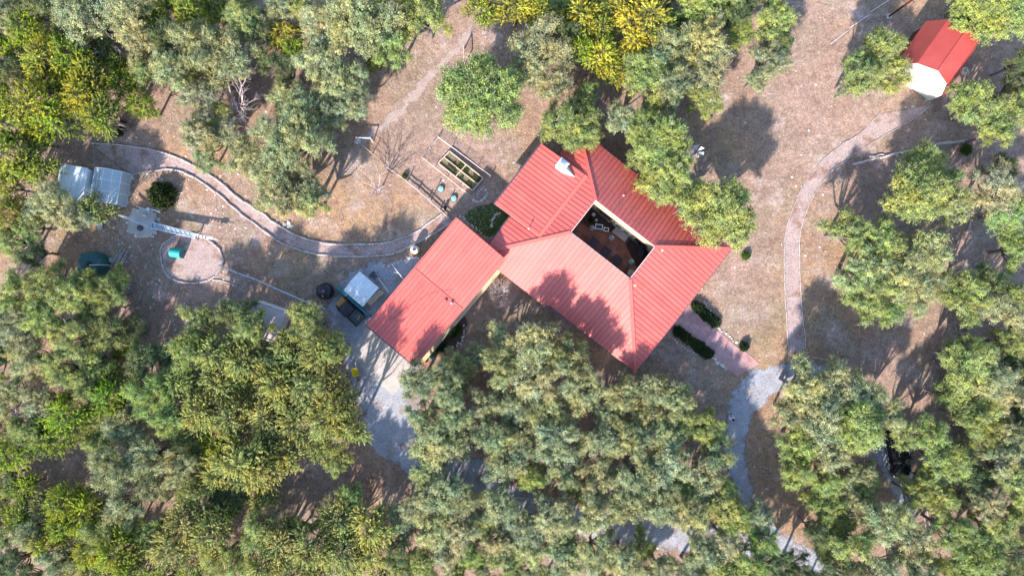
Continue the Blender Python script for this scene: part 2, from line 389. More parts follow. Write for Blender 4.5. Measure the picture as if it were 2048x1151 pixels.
m.prism([(a.x, a.y) for a in q], -0.05, 0.03); m.build('driveway_slab', CONCRETE)['kind'] = 'structure'
m = MB(); q = [P(*a) for a in ((1365, 598), (1340, 640), (1350, 650), (1395, 690), (1424, 716), (1474, 751), (1520, 727), (1491, 703), (1470, 690), (1449, 671), (1424, 653), (1398, 630), (1385, 612))]
m.prism([(a.x, a.y) for a in q], -0.05, 0.05); m.build('brick_walkway', BRICKW)['kind'] = 'structure'

# ------------------------------------------------------------------ house
HC = Vector((9.385, 4.50, 0)); HA = math.radians(-38.0)
HU = Vector((math.cos(HA), math.sin(HA), 0)); HV = Vector((math.sin(HA), -math.cos(HA), 0))       # u to lower right, v to lower left
def H(u, v, z=0.0): return HC + HU * u + HV * v + Vector((0, 0, z))
house = thing('courtyard_house', 'large coral red metal-roofed house built around a tiled courtyard', 'house', HC)
def clip(poly, a, b, c):
    out = []
    for i in range(len(poly)):
        p, q = poly[i], poly[(i + 1) % len(poly)]; dp, dq = a * p[0] + b * p[1] - c, a * q[0] + b * q[1] - c
        if dp <= 0: out.append(p)
        if dp * dq < 0:
            t = dp / (dp - dq); out.append((p[0] + (q[0] - p[0]) * t, p[1] + (q[1] - p[1]) * t))
    return out
def panelled(parent, name, pts, along, width, label=None, rib=0.038):
    """roof slope of standing-seam panels: pts = 3D polygon, along = direction of the eave"""
    pts = [Vector(p) for p in pts]; e = Vector(along).normalized()
    n = Vector((0, 0, 0))
    for i in range(1, len(pts) - 1): n += (pts[i] - pts[0]).cross(pts[i + 1] - pts[0])
    n.normalize()
    if n.z < 0: n = -n
    d = n.cross(e).normalized(); o = pts[0]
    p2 = [((p - o).dot(e), (p - o).dot(d)) for p in pts]
    to3 = lambda s, t, h=0.0: o + e * s + d * t + n * h
    deck = MB(); q = [to3(s, t, -0.03) for s, t in p2]; deck.slab(q, 0.10)
    deck = deck.build(name, FASCIA, parent)
    if label: deck['label'] = label
    s0 = min(p[0] for p in p2); s1 = max(p[0] for p in p2); k = max(1, round((s1 - s0) / width)); w = (s1 - s0) / k
    for i in range(k):
        a, b = s0 + i * w, s0 + (i + 1) * w
        c = clip(clip(p2, -1, 0, -a), 1, 0, b)
        if len(c) < 3: continue
        mb = MB(); top = [to3(s, t, random.uniform(0, .004)) for s, t in c]; bot = [to3(s, t, -0.026) for s, t in c]; nn = len(c)
        mb.add(top + bot, [tuple(range(nn)), tuple(range(nn, 2 * nn))[::-1]] + [((j + 1) % nn, j, nn + j, nn + (j + 1) % nn) for j in range(nn)])
        ar = sum(c[j][0] * c[(j + 1) % nn][1] - c[(j + 1) % nn][0] * c[j][1] for j in range(nn))
        if ar < 0: mb.f = [f[::-1] for f in mb.f]
        mid = a + rib * .6; ts = []
        for j in range(nn):
            (x0, y0), (x1, y1) = c[j], c[(j + 1) % nn]
            if (x0 - mid) * (x1 - mid) < 0: ts.append(y0 + (y1 - y0) * (mid - x0) / (x1 - x0))
        po = mb.build('roof_panel', ROOF, deck)
        if len(ts) >= 2:
            po.data.materials.append(RIB); t0, t1 = min(ts), max(ts); nf = len(mb.f)
            rb = MB(); rb.add([to3(s, t, h) for t in (t0, t1) for s, h in ((mid - rib / 2, 0.002), (mid + rib / 2, 0.002), (mid + rib / 2, rib * 1.1), (mid - rib / 2, rib * 1.1))],
                   [(0, 1, 2, 3), (7, 6, 5, 4), (0, 4, 5, 1), (1, 5, 6, 2), (2, 6, 7, 3), (3, 7, 4, 0)])
            inv = WM[parent].inverted(); me = po.data
            vs = [v.co.copy() for v in me.vertices] + [inv @ v for v in rb.v]
            fs = mb.f + [tuple(len(mb.v) + q for q in f) for f in rb.f]
            me.clear_geometry(); me.from_pydata(vs, [], fs)
            me.polygons.foreach_set('material_index', [0] * nf + [1] * 6)
    return deck
CU, CVV, CZ = 3.52, 1.90, 4.9                              # courtyard half sizes and the height of the roof's inner rim
UN, US, VN, VS, EZ = -8.95, 9.70, -6.65, 8.42, 2.8          # eave lines
cN, cE, cS, cW = H(-CU, -CVV, CZ), H(CU, -CVV, CZ), H(CU, CVV, CZ), H(-CU, CVV, CZ)
oN, oE, oS, oW = H(UN, VN, EZ), H(US, VN, EZ), H(US, VS, EZ), H(UN, VS, EZ)
def on_sw(u, v): return H(u, v, CZ + (EZ - CZ) * (v - CVV) / (VS - CVV))
panelled(house, 'roof_slope', [cN, cE, oE, oN], HU, 0.43, 'shaded slope of the roof behind the courtyard door wall')
panelled(house, 'roof_slope', [cE, cS, oS, oE], HV, 0.43, 'roof slope above the brick walkway')
panelled(house, 'roof_slope', [cW, oW, on_sw(UN, VS + .38), on_sw(-1.25, VS + .38), on_sw(-0.75, VS), oS, cS], HU, 0.43, 'palest, sunniest roof slope with tree shadows')
su = -5.6; sz = CZ + (EZ - CZ) * (su + CU) / (UN + CU)
panelled(house, 'roof_slope', [cN, cW, oW, oN], HV, 0.43, 'roof slope with the raised flashing strip')
panelled(house, 'roof_slope', [H(su, -3.3, sz + .05), H(su, 3.95, sz + .05), H(-10.85, 4.05, 3.35), H(-10.85, -3.2, 3.35)], HV, 0.43, 'low-pitched roof extension carrying the chimney')
for a, b in ((cN, oN), (cE, oE), (cS, oS), (cW, oW)):
    MB().beam(a + Vector((0, 0, .03)), b + Vector((0, 0, .03)), 0.30, 0.09).build('hip_cap', ROOF, house)
MB().beam(H(su, -3.3, sz + .10), H(su, 3.95, sz + .10), 0.34, 0.06).build('ridge_flashing', ROOF, house)
for a, b in ((cN, cE), (cE, cS), (cS, cW), (cW, cN)):
    MB().beam(a - Vector((0, 0, .10)), b - Vector((0, 0, .10)), 0.10, 0.16).build('fascia_board', FASCIA, house)
gz = Vector((0, 0, -0.09))
for a, b in ((oN + gz, oE + gz), (oE + gz, oS + gz), (H(-0.7, VS + .05, EZ - .09), oS + gz), (H(-10.93, -3.3, 3.24), H(-10.93, 4.1, 3.24)), (H(UN - .07, 4.1, EZ - .09), H(UN - .07, VS, EZ - .09)), (H(UN - .07, VN, EZ - .09), H(UN - .07, -3.3, EZ - .09))):
    MB().beam(a, b, 0.13, 0.11).build('gutter', GUTTER, house)
# walls: outer ring and courtyard ring
i_ = 0.55
def wall(name, p, q, z0, z1, t, material, par=house):
    p = Vector(p); q = Vector(q); m_ = MB(); a = Vector((p.x, p.y, (z0 + z1) / 2)); b = Vector((q.x, q.y, (z0 + z1) / 2)); m_.beam(a, b, t, z1 - z0)
    return m_.build(name, material, par)
ow = [H(UN + i_, VN + i_), H(US - i_, VN + i_), H(US - i_, VS - i_), H(UN + i_, VS - i_)]
for k in range(4): wall('outer_wall', ow[k], ow[(k + 1) % 4], 0, 2.75, 0.25, CREAM)
ew = [H(UN + .4, 3.6), H(-10.4, 3.6), H(-10.4, -2.8), H(UN + .4, -2.8)]
for k in range(3): wall('extension_wall', ew[k], ew[k + 1], 0, 3.1, 0.25, CREAM)
cw = [H(-CU - .15, -CVV - .15), H(CU + .85, -CVV - .15), H(CU + .85, CVV + .15), H(-CU - .15, CVV + .15)]
cwalls = [wall('courtyard_wall', cw[k], cw[(k + 1) % 4], 0, (CZ - .22 if k != 1 else CZ - .62), 0.24, CREAM) for k in range(4)]
HM = Matrix.Translation(HC) @ Matrix.Rotation(HA, 4, 'Z')  # local frame: x = u, y = -v
def HB(): return MB(HM)
yw = CVV - 0.02                                            # courtyard face of the door wall in local y
wd = HB().box((-2.0, yw - .02, 1.75), (1.75, .05, 1.15)).build('window', DARK, house)
for x in (-2.44, -1.56): HB().box((x, yw - .055, 1.75), (.80, .02, 1.05)).build('pane', GLASS, wd)
HB().box((-2.0, yw - .06, 1.75), (.05, .04, 1.1)).build('mullion', GUTTER, wd)
dr = HB().box((0.35, yw - .02, 1.1), (2.0, .06, 2.2)).build('french_door', WHITEW, house)
for x in (-0.12, 0.82): HB().box((x, yw - .065, 1.45), (.52, .03, .95)).build('pane', GLASS, dr)
HB().box((0.35, yw - .075, 1.1), (.05, .03, 2.1)).build('mullion', FASCIA, dr)
HB().box((0.35, yw - .35, .09), (2.1, .6, .14)).build('door_step', CONCRETE, house)
wd = HB().box((2.55, yw - .02, 1.65), (1.5, .05, 1.2)).build('window', DARK, house)
HB().box((2.55, yw - .055, 1.65), (1.36, .02, 1.05)).build('pane', GLASS, wd)
for x in (-0.9, 1.75): HB().box((x, yw - .08, 2.1), (.14, .14, .28), top=.6).build('wall_lamp', WOOD, house)
HB().box((-CU + .02, -0.9, 1.0), (.06, 1.0, 2.0)).build('side_door', DARK, house)
# chimney with metal cowl
ch = P(1124, 331, 4.6)
chm = MB(Matrix.Translation((ch.x, ch.y, 0)) @ Matrix.Rotation(HA, 4, 'Z'))
chim = chm.box((0, 0, 4.3), (0.80, .80, 1.7)).build('chimney', WMETAL, house)
MB(Matrix.Translation((ch.x, ch.y, 0)) @ Matrix.Rotation(HA, 4, 'Z')).box((0, 0, 5.22), (.96, .96, .14)).box((0, 0, 5.36), (.96, .96, .14), top=.7).build('chimney_cap', WMETAL, chim)
MB(Matrix.Translation((ch.x, ch.y, 0))).lathe([(.2, 5.42), (.2, 5.60), (.30, 5.62), (.02, 5.74)], n=12).build('flue', GALV, chim)
cr = H(-5.9, 0, 0)
MB(Matrix.Translation((ch.x, ch.y, 0)) @ Matrix.Rotation(HA, 4, 'Z')).add([(.41, -.38, 4.05), (.41, .38, 4.05), (1.6, -.02, 4.14), (.41, 0, 4.5), (.41, -.38, 3.7), (.41, .38, 3.7)], [(0, 2, 3), (3, 2, 1), (0, 3, 1), (0, 4, 2), (1, 2, 5)]).build('cricket', WMETAL, chim)
for px, py, z in ((1057, 458, 4.2), (1246, 392, 3.6)):
    q = P(px, py, z); MB().lathe([(.05, z - .1), (.05, z + .35), (.09, z + .36), (.07, z + .45)], (q.x, q.y, 0), 8).build('vent_pipe', FASCIA, house)
# courtyard floor (part of the setting)
m = HB(); m.box((.34, 0, .02), (2 * CU + .64, 2 * CVV - .05, .06)); m.build('courtyard_floor', PATIO)['kind'] = 'structure'
def crop5(zx, zy, z=0): return P(1130 + zx / 6.06, 380 + zy / 6.06, z)
def inside(q, mg=.08):
    d = q - HC; u = max(-CU + mg, min(CU + .6 - mg, d.dot(HU))); v = max(-CVV + mg, min(CVV - mg, d.dot(HV))); return H(u, v)
def planter(poly, label):
    q = [inside(crop5(*a)) for a in poly]; t = thing('planter_bed', label, 'planter', (q[0] + q[2]) / 2)
    MB().prism([(a.x, a.y) for a in q], .05, .16).build('edging', GUTTER, t)
    c = sum((Vector((a.x, a.y, 0)) for a in q), Vector()) / len(q)
    MB().prism([(c.x + (a.x - c.x) * .94, c.y + (a.y - c.y) * .94) for a in q], .10, .175).build('mulch', SOILM2, t)
SOILM2 = mat('planter_mulch', (0.06, 0.035, 0.03), (0.035, 0.022, 0.02), 8, 0.95, bmp=0.6)
planter([(320, 200), (625, 440), (555, 515), (370, 480), (265, 445), (180, 385)], 'dark mulched planter bed under the courtyard window, holding stone and ball')
planter([(790, 565), (725, 640), (850, 920), (890, 950), (1040, 800), (1110, 700)], 'dark mulched planter bed beside the courtyard door, with the big shrub')
def patio_table(zx, zy, label):
    q = crop5(zx, zy, .74); t = thing('patio_table', label, 'table', (q.x, q.y, .05), HA, 'dark patio tables in the courtyard'); M_ = WM[t]
    tp = MB(M_); r = .48; c = .10
    tp.prism([(r - c, -r), (r, -r + c), (r, r - c), (r - c, r), (c - r, r), (-r, r - c), (-r, c - r), (c - r, -r)], .66, .71); tp.build('table_top', NAVY, t)
    for a in (-1, 1):
        for b in (-1, 1): MB(M_).box((a * .38, b * .38, .33), (.05, .05, .66)).build('leg', GUTTER, t)
    MB(M_).lathe([(.05, .71), (.04, .80), (.02, .82)], n=8).build('umbrella_socket', GUTTER, t)
patio_table(350, 640, 'dark square patio table nearest the pale blue folded umbrella by the planter')
patio_table(492, 745, 'middle one of the three dark square patio tables')
patio_table(625, 850, 'dark square patio table nearest the bottom corner of the courtyard')
def parasol(zx, zy, label):
    q = crop5(zx, zy, 1.6); t = thing('folded_umbrella', label, 'umbrella', (q.x, q.y, .05), 0, 'folded pale blue umbrellas'); M_ = WM[t]
    MB(M_).lathe([(.24, .0), (.24, .06), (.05, .10), (.03, .12)], n=16).build('base', GUTTER, t)
    MB(M_).lathe([(.025, .05), (.025, 2.45), (.01, 2.50)], n=8).build('pole', GUTTER, t)
    c = MB(M_); n = 14; rings = [(.34, .95), (.30, 1.3), (.20, 1.9), (.05, 2.42)]; vs = []; fs = []
    for r, z in rings:
        for k in range(n):
            a = 2 * math.pi * k / n; rr = r * (1.0 if k % 2 else .62); vs.append((rr * math.cos(a), rr * math.sin(a), z))
    for i in range(3):
        for k in range(n): fs.append((i * n + k, i * n + (k + 1) % n, (i + 1) * n + (k + 1) % n, (i + 1) * n + k))
    fs.append(tuple(range(3 * n, 4 * n))); c.add(vs, fs); c.build('canopy', BLUEC, t)
parasol(335, 455, 'folded pale blue umbrella beside the planter under the window')
parasol(572, 578, 'folded pale blue umbrella in front of the white double door')
parasol(812, 868, 'folded pale blue umbrella at the planter by the big shrub')
def framed_box(zx, zy, sx, sy, label):
    q = crop5(zx, zy, .4); t = thing('framed_side_table', label, 'table', (q.x, q.y, .05), HA + math.radians(30)); M_ = WM[t]
    MB(M_).box((0, 0, .38), (sx - .08, sy - .08, .04)).build('table_top', DARK, t)
    for a in (-1, 1):
        MB(M_).box((a * sx / 2, 0, .40), (.06, sy + .06, .06)).build('frame_bar', GALV, t)
        MB(M_).box((0, a * sy / 2, .402), (sx - .06, .06, .06)).build('frame_bar', GALV, t)
        for b in (-1, 1): MB(M_).box((a * (sx / 2 - .03), b * (sy / 2 - .03), .18), (.05, .05, .37)).build('leg', GALV, t)
framed_box(412, 445, .68, .46, 'larger dark table with pale metal frame at the planter edge')
framed_box(500, 478, .46, .34, 'smaller dark table with pale metal frame at the planter edge')
q = crop5(345, 298); t = thing('stone_paver', 'square grey stone lying in the planter under the window', 'stone', (q.x, q.y, .17), HA); MB(WM[t]).box((0, 0, .05), (.34, .34, .1), top=.92).build('slab', STONE, t)
q = crop5(375, 366); t = thing('garden_ball', 'small pale ball ornament in the planter bed', 'ornament', (q.x, q.y, .17)); MB(WM[t]).lathe([(.05, 0), (.12, .04), (.16, .13), (.12, .24), (.04, .28)], n=12).build('ball', STONE, t, True)
q = crop5(538, 372, .5); t = thing('white_planter_pot', 'small white pot standing below the courtyard window', 'pot', (q.x, q.y, .17), HA); MB(WM[t]).box((0, 0, .14), (.28, .16, .28)).build('pot', WHITEW, t); MB(WM[t]).box((0, 0, .285), (.22, .11, .02)).build('soil', SOILM2, t)
for zx, zy, r, lb in ((262, 560, .16, 'small dark pot near the side door of the courtyard'), (735, 950, .16, 'small dark pot in the bottom corner of the courtyard')):
    q = inside(crop5(zx, zy), .25); t = thing('flower_pot', lb, 'pot', (q.x, q.y, .05)); MB(WM[t]).lathe([(r * .7, 0), (r, .3), (r * 1.1, .32), (r * .85, .33), (r * .8, .28)], n=12).build('pot', GUTTER, t)
q = inside(crop5(790, 1000), .35); t = thing('garden_fountain', 'round grey stone basin in the bottom corner of the courtyard', 'fountain', (q.x, q.y, .05))
MB(WM[t]).lathe([(.18, 0), (.14, .3), (.34, .5), (.36, .56), (.30, .56), (.25, .48), (.02, .47)], n=18).build('basin', STONE, t); MB(WM[t]).lathe([(.06, .46), (.05, .8), (.02, .84)], n=8).build('spout', STONE, t)
q = crop5(905, 740); t = thing('garden_bench', 'dark bench standing in the planter by the big shrub', 'bench', (q.x, q.y, .17), HA + math.radians(-62)); M_ = WM[t]
MB(M_).box((0, 0, .40), (1.2, .42, .05)).build('seat', NAVY, t); MB(M_).box((0, .22, .66), (1.2, .05, .46)).build('backrest', NAVY, t)
for a in (-.55, .55):
    MB(M_).box((a, 0, .19), (.06, .4, .38)).build('leg', GUTTER, t)

# ------------------------------------------------------------------ garage
GA = math.radians(-40.3); GO = Vector((-5.2, 6.6, 0))
GU = Vector((math.cos(GA), math.sin(GA), 0)); GV = Vector((math.sin(GA), -math.cos(GA), 0))
def G(u, v, z=0): return GO + GU * u + GV * v + Vector((0, 0, z))
garage = thing('garage', 'long red metal-roofed garage in front of the concrete driveway', 'garage', G(3, 6.5))
GW, GL, GM = 5.95, 13.35, 6.3
panelled(garage, 'roof_slope', [G(0, 0, 4.1), G(GW + .05, 0, 4.1), G(GW + .05, GM, 3.45), G(0, GM, 3.45)], GU, 0.40, 'paler upper half of the garage roof')
panelled(garage, 'roof_slope', [G(-.05, GM, 3.42), G(GW, GM, 3.42), G(GW, GL, 3.22), G(-.05, GL, 3.22)], GU, 0.40, 'lower half of the garage roof with tree shadows')
MB().beam(G(0, GM, 3.50), G(GW, GM, 3.50), 0.2, 0.05).build('ridge_flashing', ROOF, garage)
MB().beam(G(-.1, GL + .05, 3.16), G(GW + .05, GL + .05, 3.16), 0.12, 0.12).build('gutter', GUTTER, garage)
MB().beam(G(GW + .09, .3, 4.0), G(GW + .09, GM, 3.36), 0.07, 0.14).build('fascia_board', ROOF, garage)
MB().beam(G(GW + .06, GM, 3.33), G(GW + .06, GL, 3.13), 0.07, 0.14).build('fascia_board', ROOF, garage)
MB().beam(G(-.05, 0, 4.0), G(-.09, GL, 3.1), 0.07, 0.14).build('fascia_board', ROOF, garage)
gw = [G(.3, .3), G(GW - .15, .3), G(GW - .15, GL - .4), G(.3, GL - .4)]
for k in range(4): wall('wall', gw[k], gw[(k + 1) % 4], 0, 3.08, 0.25, CREAM, garage)
wall('wall_ledge', G(GW + .18, .6), G(GW + .18, GL - .3), 0, 0.9, 0.46, CREAM, garage)
gd = MB(Matrix.Translation(GO) @ Matrix.Rotation(GA, 4, 'Z'))
gdo = gd.box((GW / 2, -GL + .22, 1.15), (4.6, .08, 2.3)).build('garage_door', WHITEW, garage)
for z in (.55, 1.1, 1.65): MB(Matrix.Translation(GO) @ Matrix.Rotation(GA, 4, 'Z')).box((GW / 2, -GL + .165, z), (4.5, .03, .04)).build('panel_joint', GUTTER, gdo)
q = P(903, 606, 3.5); MB().lathe([(.06, 3.35), (.06, 3.62), (.14, 3.64), (.12, 3.74)], (q.x, q.y, 0), 8).build('vent_pipe', GALV, garage)
q = P(893, 598, 3.5); MB().box((q.x, q.y, 3.52), (.25, .2, .16), GA).build('roof_vent', RUST, garage)
MB().tube([P(780, 640, 3.36), P(820, 610, 3.40), P(862, 586, 3.46), P(905, 578, 3.56)], .012, 4).build('cable', GUTTER, garage)

# ------------------------------------------------------------------ gambrel shed at the upper right
SA = math.atan2(-.575, .818); SW_ = Vector((-.818, .575, 0)); SL = Vector((.575, .818, 0)); SO = Vector((42.0, 18.5, 0))
def GS(a, l, z): return SO + SW_ * a + SL * l + Vector((0, 0, z))
shed = thing('gambrel_shed', 'red-roofed gambrel shed with a bright white end wall', 'shed', GS(2.9, 2.4, 0))
SHEDW = mat('shed_white_wall', (0.64, 0.63, 0.56), (0.58, 0.57, 0.50), 1.2, 0.7)
c_, prof = 2.95, [(-2.7, 0), (-2.7, 2.05), (-1.7, 4.2), (0, 5.1), (1.7, 4.2), (2.7, 2.05), (2.7, 0)]
for l in (0.0, 4.7):
    mb = MB(); n = len(prof); mb.add([GS(c_ + a * .97, l, z * .985) for a, z in prof] + [GS(c_ + a * .97, l + .12, z * .985) for a, z in prof],
        [tuple(range(n)), tuple(range(n, 2 * n))[::-1]] + [((i + 1) % n, i, n + i, n + (i + 1) % n) for i in range(n)]); mb.build('end_wall', SHEDW, shed)
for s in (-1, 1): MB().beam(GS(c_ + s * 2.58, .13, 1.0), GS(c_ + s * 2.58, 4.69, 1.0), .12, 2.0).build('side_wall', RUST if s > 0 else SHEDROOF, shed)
for k in range(1, 5):
    (a0, z0), (a1, z1) = prof[k], prof[k + 1]
    mb = MB(); mb.slab([GS(c_ + a0 * 1.03, -.12, z0 + .03), GS(c_ + a1 * 1.03, -.12, z1 + .03), GS(c_ + a1 * 1.03, 4.95, z1 + .03), GS(c_ + a0 * 1.03, 4.95, z0 + .03)], .05); mb.build('roof_slope', SHEDROOF, shed)
MB().beam(GS(c_, -.14, 5.15), GS(c_, 4.97, 5.15), .2, .06).build('ridge_cap', SHEDROOF, shed)
sd_ = MB().beam(GS(c_ - .5, -.04, 1.0), GS(c_ + 1.3, -.04, 1.0), .06, 2.0).build('door', SHEDW, shed)
MB().beam(GS(c_ + .4, -.085, 1.0), GS(c_ + .44, -.085, 1.0), .03, 1.9).build('door_joint', FASCIA, sd_)
q = P(1924, 144); t = thing('white_bucket', 'small white bucket beside the red shed wall', 'bucket', (q.x, q.y, 0)); MB(WM[t]).lathe([(.22, 0), (.28, .5), (.30, .52), (.25, .52), (.2, .1)], n=14).build('body', WHITEW, t); MB(WM[t]).tube([(-.28, 0, .5), (-.2, 0, .66), (0, 0, .72), (.2, 0, .66), (.28, 0, .5)], .012, 4).build('handle', GALV, t)

# ------------------------------------------------------------------ greenhouse, sheet-metal shed, tanks on the left
gh = thing('greenhouse', 'clear polycarbonate greenhouse with white frame beside the metal shed', 'greenhouse', (-39.6, 9.95, 0), math.radians(-9)); M_ = WM[gh]
gx, gy, ge, gr = 1.33, 1.62, 1.75, 2.5
def gpane(name, q): return MB(M_).slab(q, .012).build(name, POLY, gh) if abs((Vector(q[1]) - Vector(q[0])).cross(Vector(q[2]) - Vector(q[0])).z) > 1e-3 else None
for s in (-1, 1):
    for k in range(3):
        y0, y1 = -gy + k * 2 * gy / 3, -gy + (k + 1) * 2 * gy / 3
        gpane('roof_pane', [(s * gx, y0 + .02, ge), (s * .02, y0 + .02, gr), (s * .02, y1 - .02, gr), (s * gx, y1 - .02, ge)])
        MB(M_).box((s * gx, (y0 + y1) / 2, ge / 2), (.012, y1 - y0 - .05, ge - .05)).build('wall_pane', POLY, gh)
    e = s * gy
    MB(M_).add([(-gx, e, .03), (gx, e, .03), (gx, e, ge), (0, e, gr), (-gx, e, ge)], [(0, 1, 2, 3, 4)]).build('gable_pane', POLY, gh)
fr = []
for s in (-1, 1):
    for k in range(4):
        y = -gy + k * 2 * gy / 3; fr += [((s * gx, y, 0), (s * gx, y, ge)), ((s * gx, y, ge), (0, y, gr + .01))]
    fr += [((s * gx, -gy, ge), (s * gx, gy, ge)), ((s * gx, -gy, .04), (s * gx, gy, .04)), ((-gx, s * gy, .04), (gx, s * gy, .04)), ((s * .67, -gy, 2.14), (s * .67, gy, 2.14))]
fr += [((0, -gy, gr + .02), (0, gy, gr + .02)), ((-.4, -gy, 0), (-.4, -gy, 2.0)), ((.4, -gy, 0), (.4, -gy, 2.0))]
for a, b in fr: MB(M_).beam(a, b, .05, .05).build('frame_bar', WMETAL, gh)
t = thing('plant_shelf', 'grey slatted plant shelf standing inside the greenhouse', 'shelf', M_ @ Vector((.75, 0, 0)), math.radians(-9))
for k in range(4): MB(WM[t]).box((-.24 + k * .16, 0, .8), (.13, 2.4, .03)).build('slat', TEALD, t)
for a in (-.25, .25):
    for b in (-1.1, 1.1): MB(WM[t]).box((a, b, .4), (.05, .05, .79)).build('leg', GUTTER, t)
ms = thing('metal_shed', 'white sheet-metal shed half hidden under an oak left of the greenhouse', 'shed', (-42.55, 10.2, 0), math.radians(-10)); M_ = WM[ms]
sx, sy = 1.2, 1.5
for s in (-1, 1):
    MB(M_).box((s * sx, 0, 1.1), (.06, 2 * sy, 2.2)).build('side_wall', WMETAL, ms); MB(M_).box((0, s * sy, 1.08), (2 * sx - .08, .06, 2.16)).build('end_wall', WMETAL, ms)
    for k in range(12): MB(M_).box((s * (sx + .04), -sy + .12 + k * .25, 1.1), (.03, .08, 2.15)).build('wall_rib', WMETAL, ms)
for k in range(8):
    x0 = -sx - .12 + k * (2 * sx + .24) / 8; x1 = x0 + (2 * sx + .24) / 8; f = lambda x: 2.42 - .10 * (x + sx) / (2 * sx)
    MB(M_).slab([(x0, -sy - .12, f(x0)), (x1 - .015, -sy - .12, f(x1)), (x1 - .015, sy + .12, f(x1)), (x0, sy + .12, f(x0))], .05).build('roof_panel', WMETAL, ms)
t = thing('green_water_tank', 'large dark green round water tank under the trees at far left', 'tank', (-41.35, 2.35, 0)); M_ = WM[t]
tk = MB(M_).lathe([(1.2, 0), (1.22, .1), (1.2, .5), (1.23, .55), (1.2, .6), (1.2, 1.05), (1.23, 1.1), (1.2, 1.15), (1.2, 1.55), (1.12, 1.72), (.8, 1.92), (.3, 2.02), (.02, 2.03)], n=40).build('body', GREENP, t, True)
MB(M_).lathe([(.27, 2.0), (.27, 2.1), (.22, 2.14), (.02, 2.15)], (.25, 0, 0), 16).build('lid', DARK, t)
for k in range(4):
    a = .6 + k * math.pi / 2; MB(M_).box((1.02 * math.cos(a), 1.02 * math.sin(a), 1.74), (.3, .22, .22), a).build('lifting_lug', GREENP, t)
MB(M_).tube([(.3, -.1, 2.1), (.6, -.15, 2.2), (1.3, -.1, 2.15), (1.32, -.1, .3)], .035, 6).build('pipe', WHITEW, t)
q = P(225, 520); t = thing('pump_box', 'small pale green pump box beside the green water tank', 'box', (q.x, q.y, 0), .1); MB(WM[t]).box((0, 0, .18), (.26, .38, .36)).build('body', PALEGREEN, t); MB(WM[t]).box((0, 0, .375), (.30, .42, .03)).build('lid', PALEGREEN, t)
q = P(241, 520); wp = thing('timber_pile', 'pile of old boards lying right of the green tank', 'timber pile', (q.x, q.y, 0), math.radians(60))
for k in range(8): MB(WM[wp]).box((random.uniform(-.15, .15), -.5 + k * .14, .05 + .05 * (k % 3)), (2.0 + random.uniform(-.5, .4), .10, .06), random.uniform(-.06, .06)).build('plank', LOGM if k % 3 else BARK, wp)
q = P(201, 452); t = thing('white_boulder', 'single white boulder below the greenhouse', 'boulder', (q.x, q.y, 0)); MB(WM[t]).blob((0, 0, .1), .34, 8).build('rock', STONE, t)
# fold-down mast lying over its slab
MASTB = mat('mast_grey_blue', (0.20, 0.29, 0.35), (0.28, 0.37, 0.43), 3, .6)
q = P(287, 446); mst = thing('folded_mast', 'long blue-grey lattice mast lying folded down from its concrete slab', 'mast', (q.x, q.y, 0), math.atan2(-33, 150)); M_ = WM[mst]
A = MB(M_).box((-.1, 0, .06), (2.5, 2.5, .16)).build('slab', CONCRETE, mst)
MB(M_).box((1.2, 0, .5), (.5, .7, .9), top=.7).build('pedestal', MASTB, mst)
MB(M_).beam((1.3, .28, .95), (7.6, .05, 1.35), .10, .10).build('chord', GALV, mst); MB(M_).beam((1.3, -.28, .95), (5.9, -.32, 1.15), .10, .10).build('chord', GALV, mst)
MB(M_).beam((1.3, 0, .80), (5.9, -.12, 1.0), .10, .10).build('chord', MASTB, mst)
MB(M_).slab([(1.5, .20, .93), (1.5, -.18, .93), (5.8, -.22, 1.12), (5.8, .02, 1.2)], .03).build('web_sheet', MASTB, mst)
for k in range(9):
    x = 1.6 + k * .5; MB(M_).beam((x, .26 - .02 * k, 1.0 + .025 * k), (x + .35, -.27, 1.0 + .025 * k), .04, .04).build('lattice_bar', GALV, mst)
MB(M_).beam((5.85, .16, 1.2), (5.85, -.42, 1.2), .14, .14).build('cross_head', WMETAL, mst)
for k in range(4): MB(M_).box((6.15 + k * .33, .05 - .03 * k, 1.28), (.16, .20, .14)).build('insulator', WHITEW, mst)
MB(M_).box((7.45, .02, 1.36), (.55, .28, .22)).build('turbine_housing', WMETAL, mst)
MB(M_).tube([(7.7, 0, 1.36), (8.4, -.05, 1.33)], [.05, .015], 6).build('tail_boom', WHITEW, mst)
MB(M_).beam((1.0, .1, .9), (-1.7, .30, 1.7), .10, .10).build('gin_pole', MASTB, mst); MB(M_).beam((1.0, -.25, .9), (-1.7, .24, 1.66), .07, .07).build('gin_pole', GALV, mst)
MB(M_).lathe([(.28, .14), (.28, .34), (.18, .42), (.03, .43)], (-.1, -.55, 0), 14).build('well_cap', GUTTER, mst); MB(M_).box((.2, .75, .3), (.35, .2, .45)).build('control_box', FASCIA, mst)
for x, z in ((3.2, 1.0), (5.6, 1.05)):
    for s in (-1, 1): MB(M_).beam((x, 0, z), (x + .1, s * .5, .0), .07, .07).build('trestle_leg', GUTTER, mst)
q = P(298, 418); t = thing('fallen_rotor', 'white turbine rotor with two loose blades lying above the mast slab', 'rotor', (q.x, q.y, .02))
for px, py, a in ((283, 416, -.35), (311, 421, -.4)):
    q = P(px, py, .02); MB(Matrix.Translation(q) @ Matrix.Rotation(a, 4, 'Z')).add([(-.55, .02, 0), (.5, .12, 0), (.55, -.08, 0), (-.55, -.03, 0), (-.55, .02, .05), (.5, .12, .08), (.55, -.08, .08), (-.55, -.03, .05)], [(3, 2, 1, 0), (4, 5, 6, 7), (0, 1, 5, 4), (1, 2, 6, 5), (2, 3, 7, 6), (3, 0, 4, 7)]).build('blade', WHITEW, t)
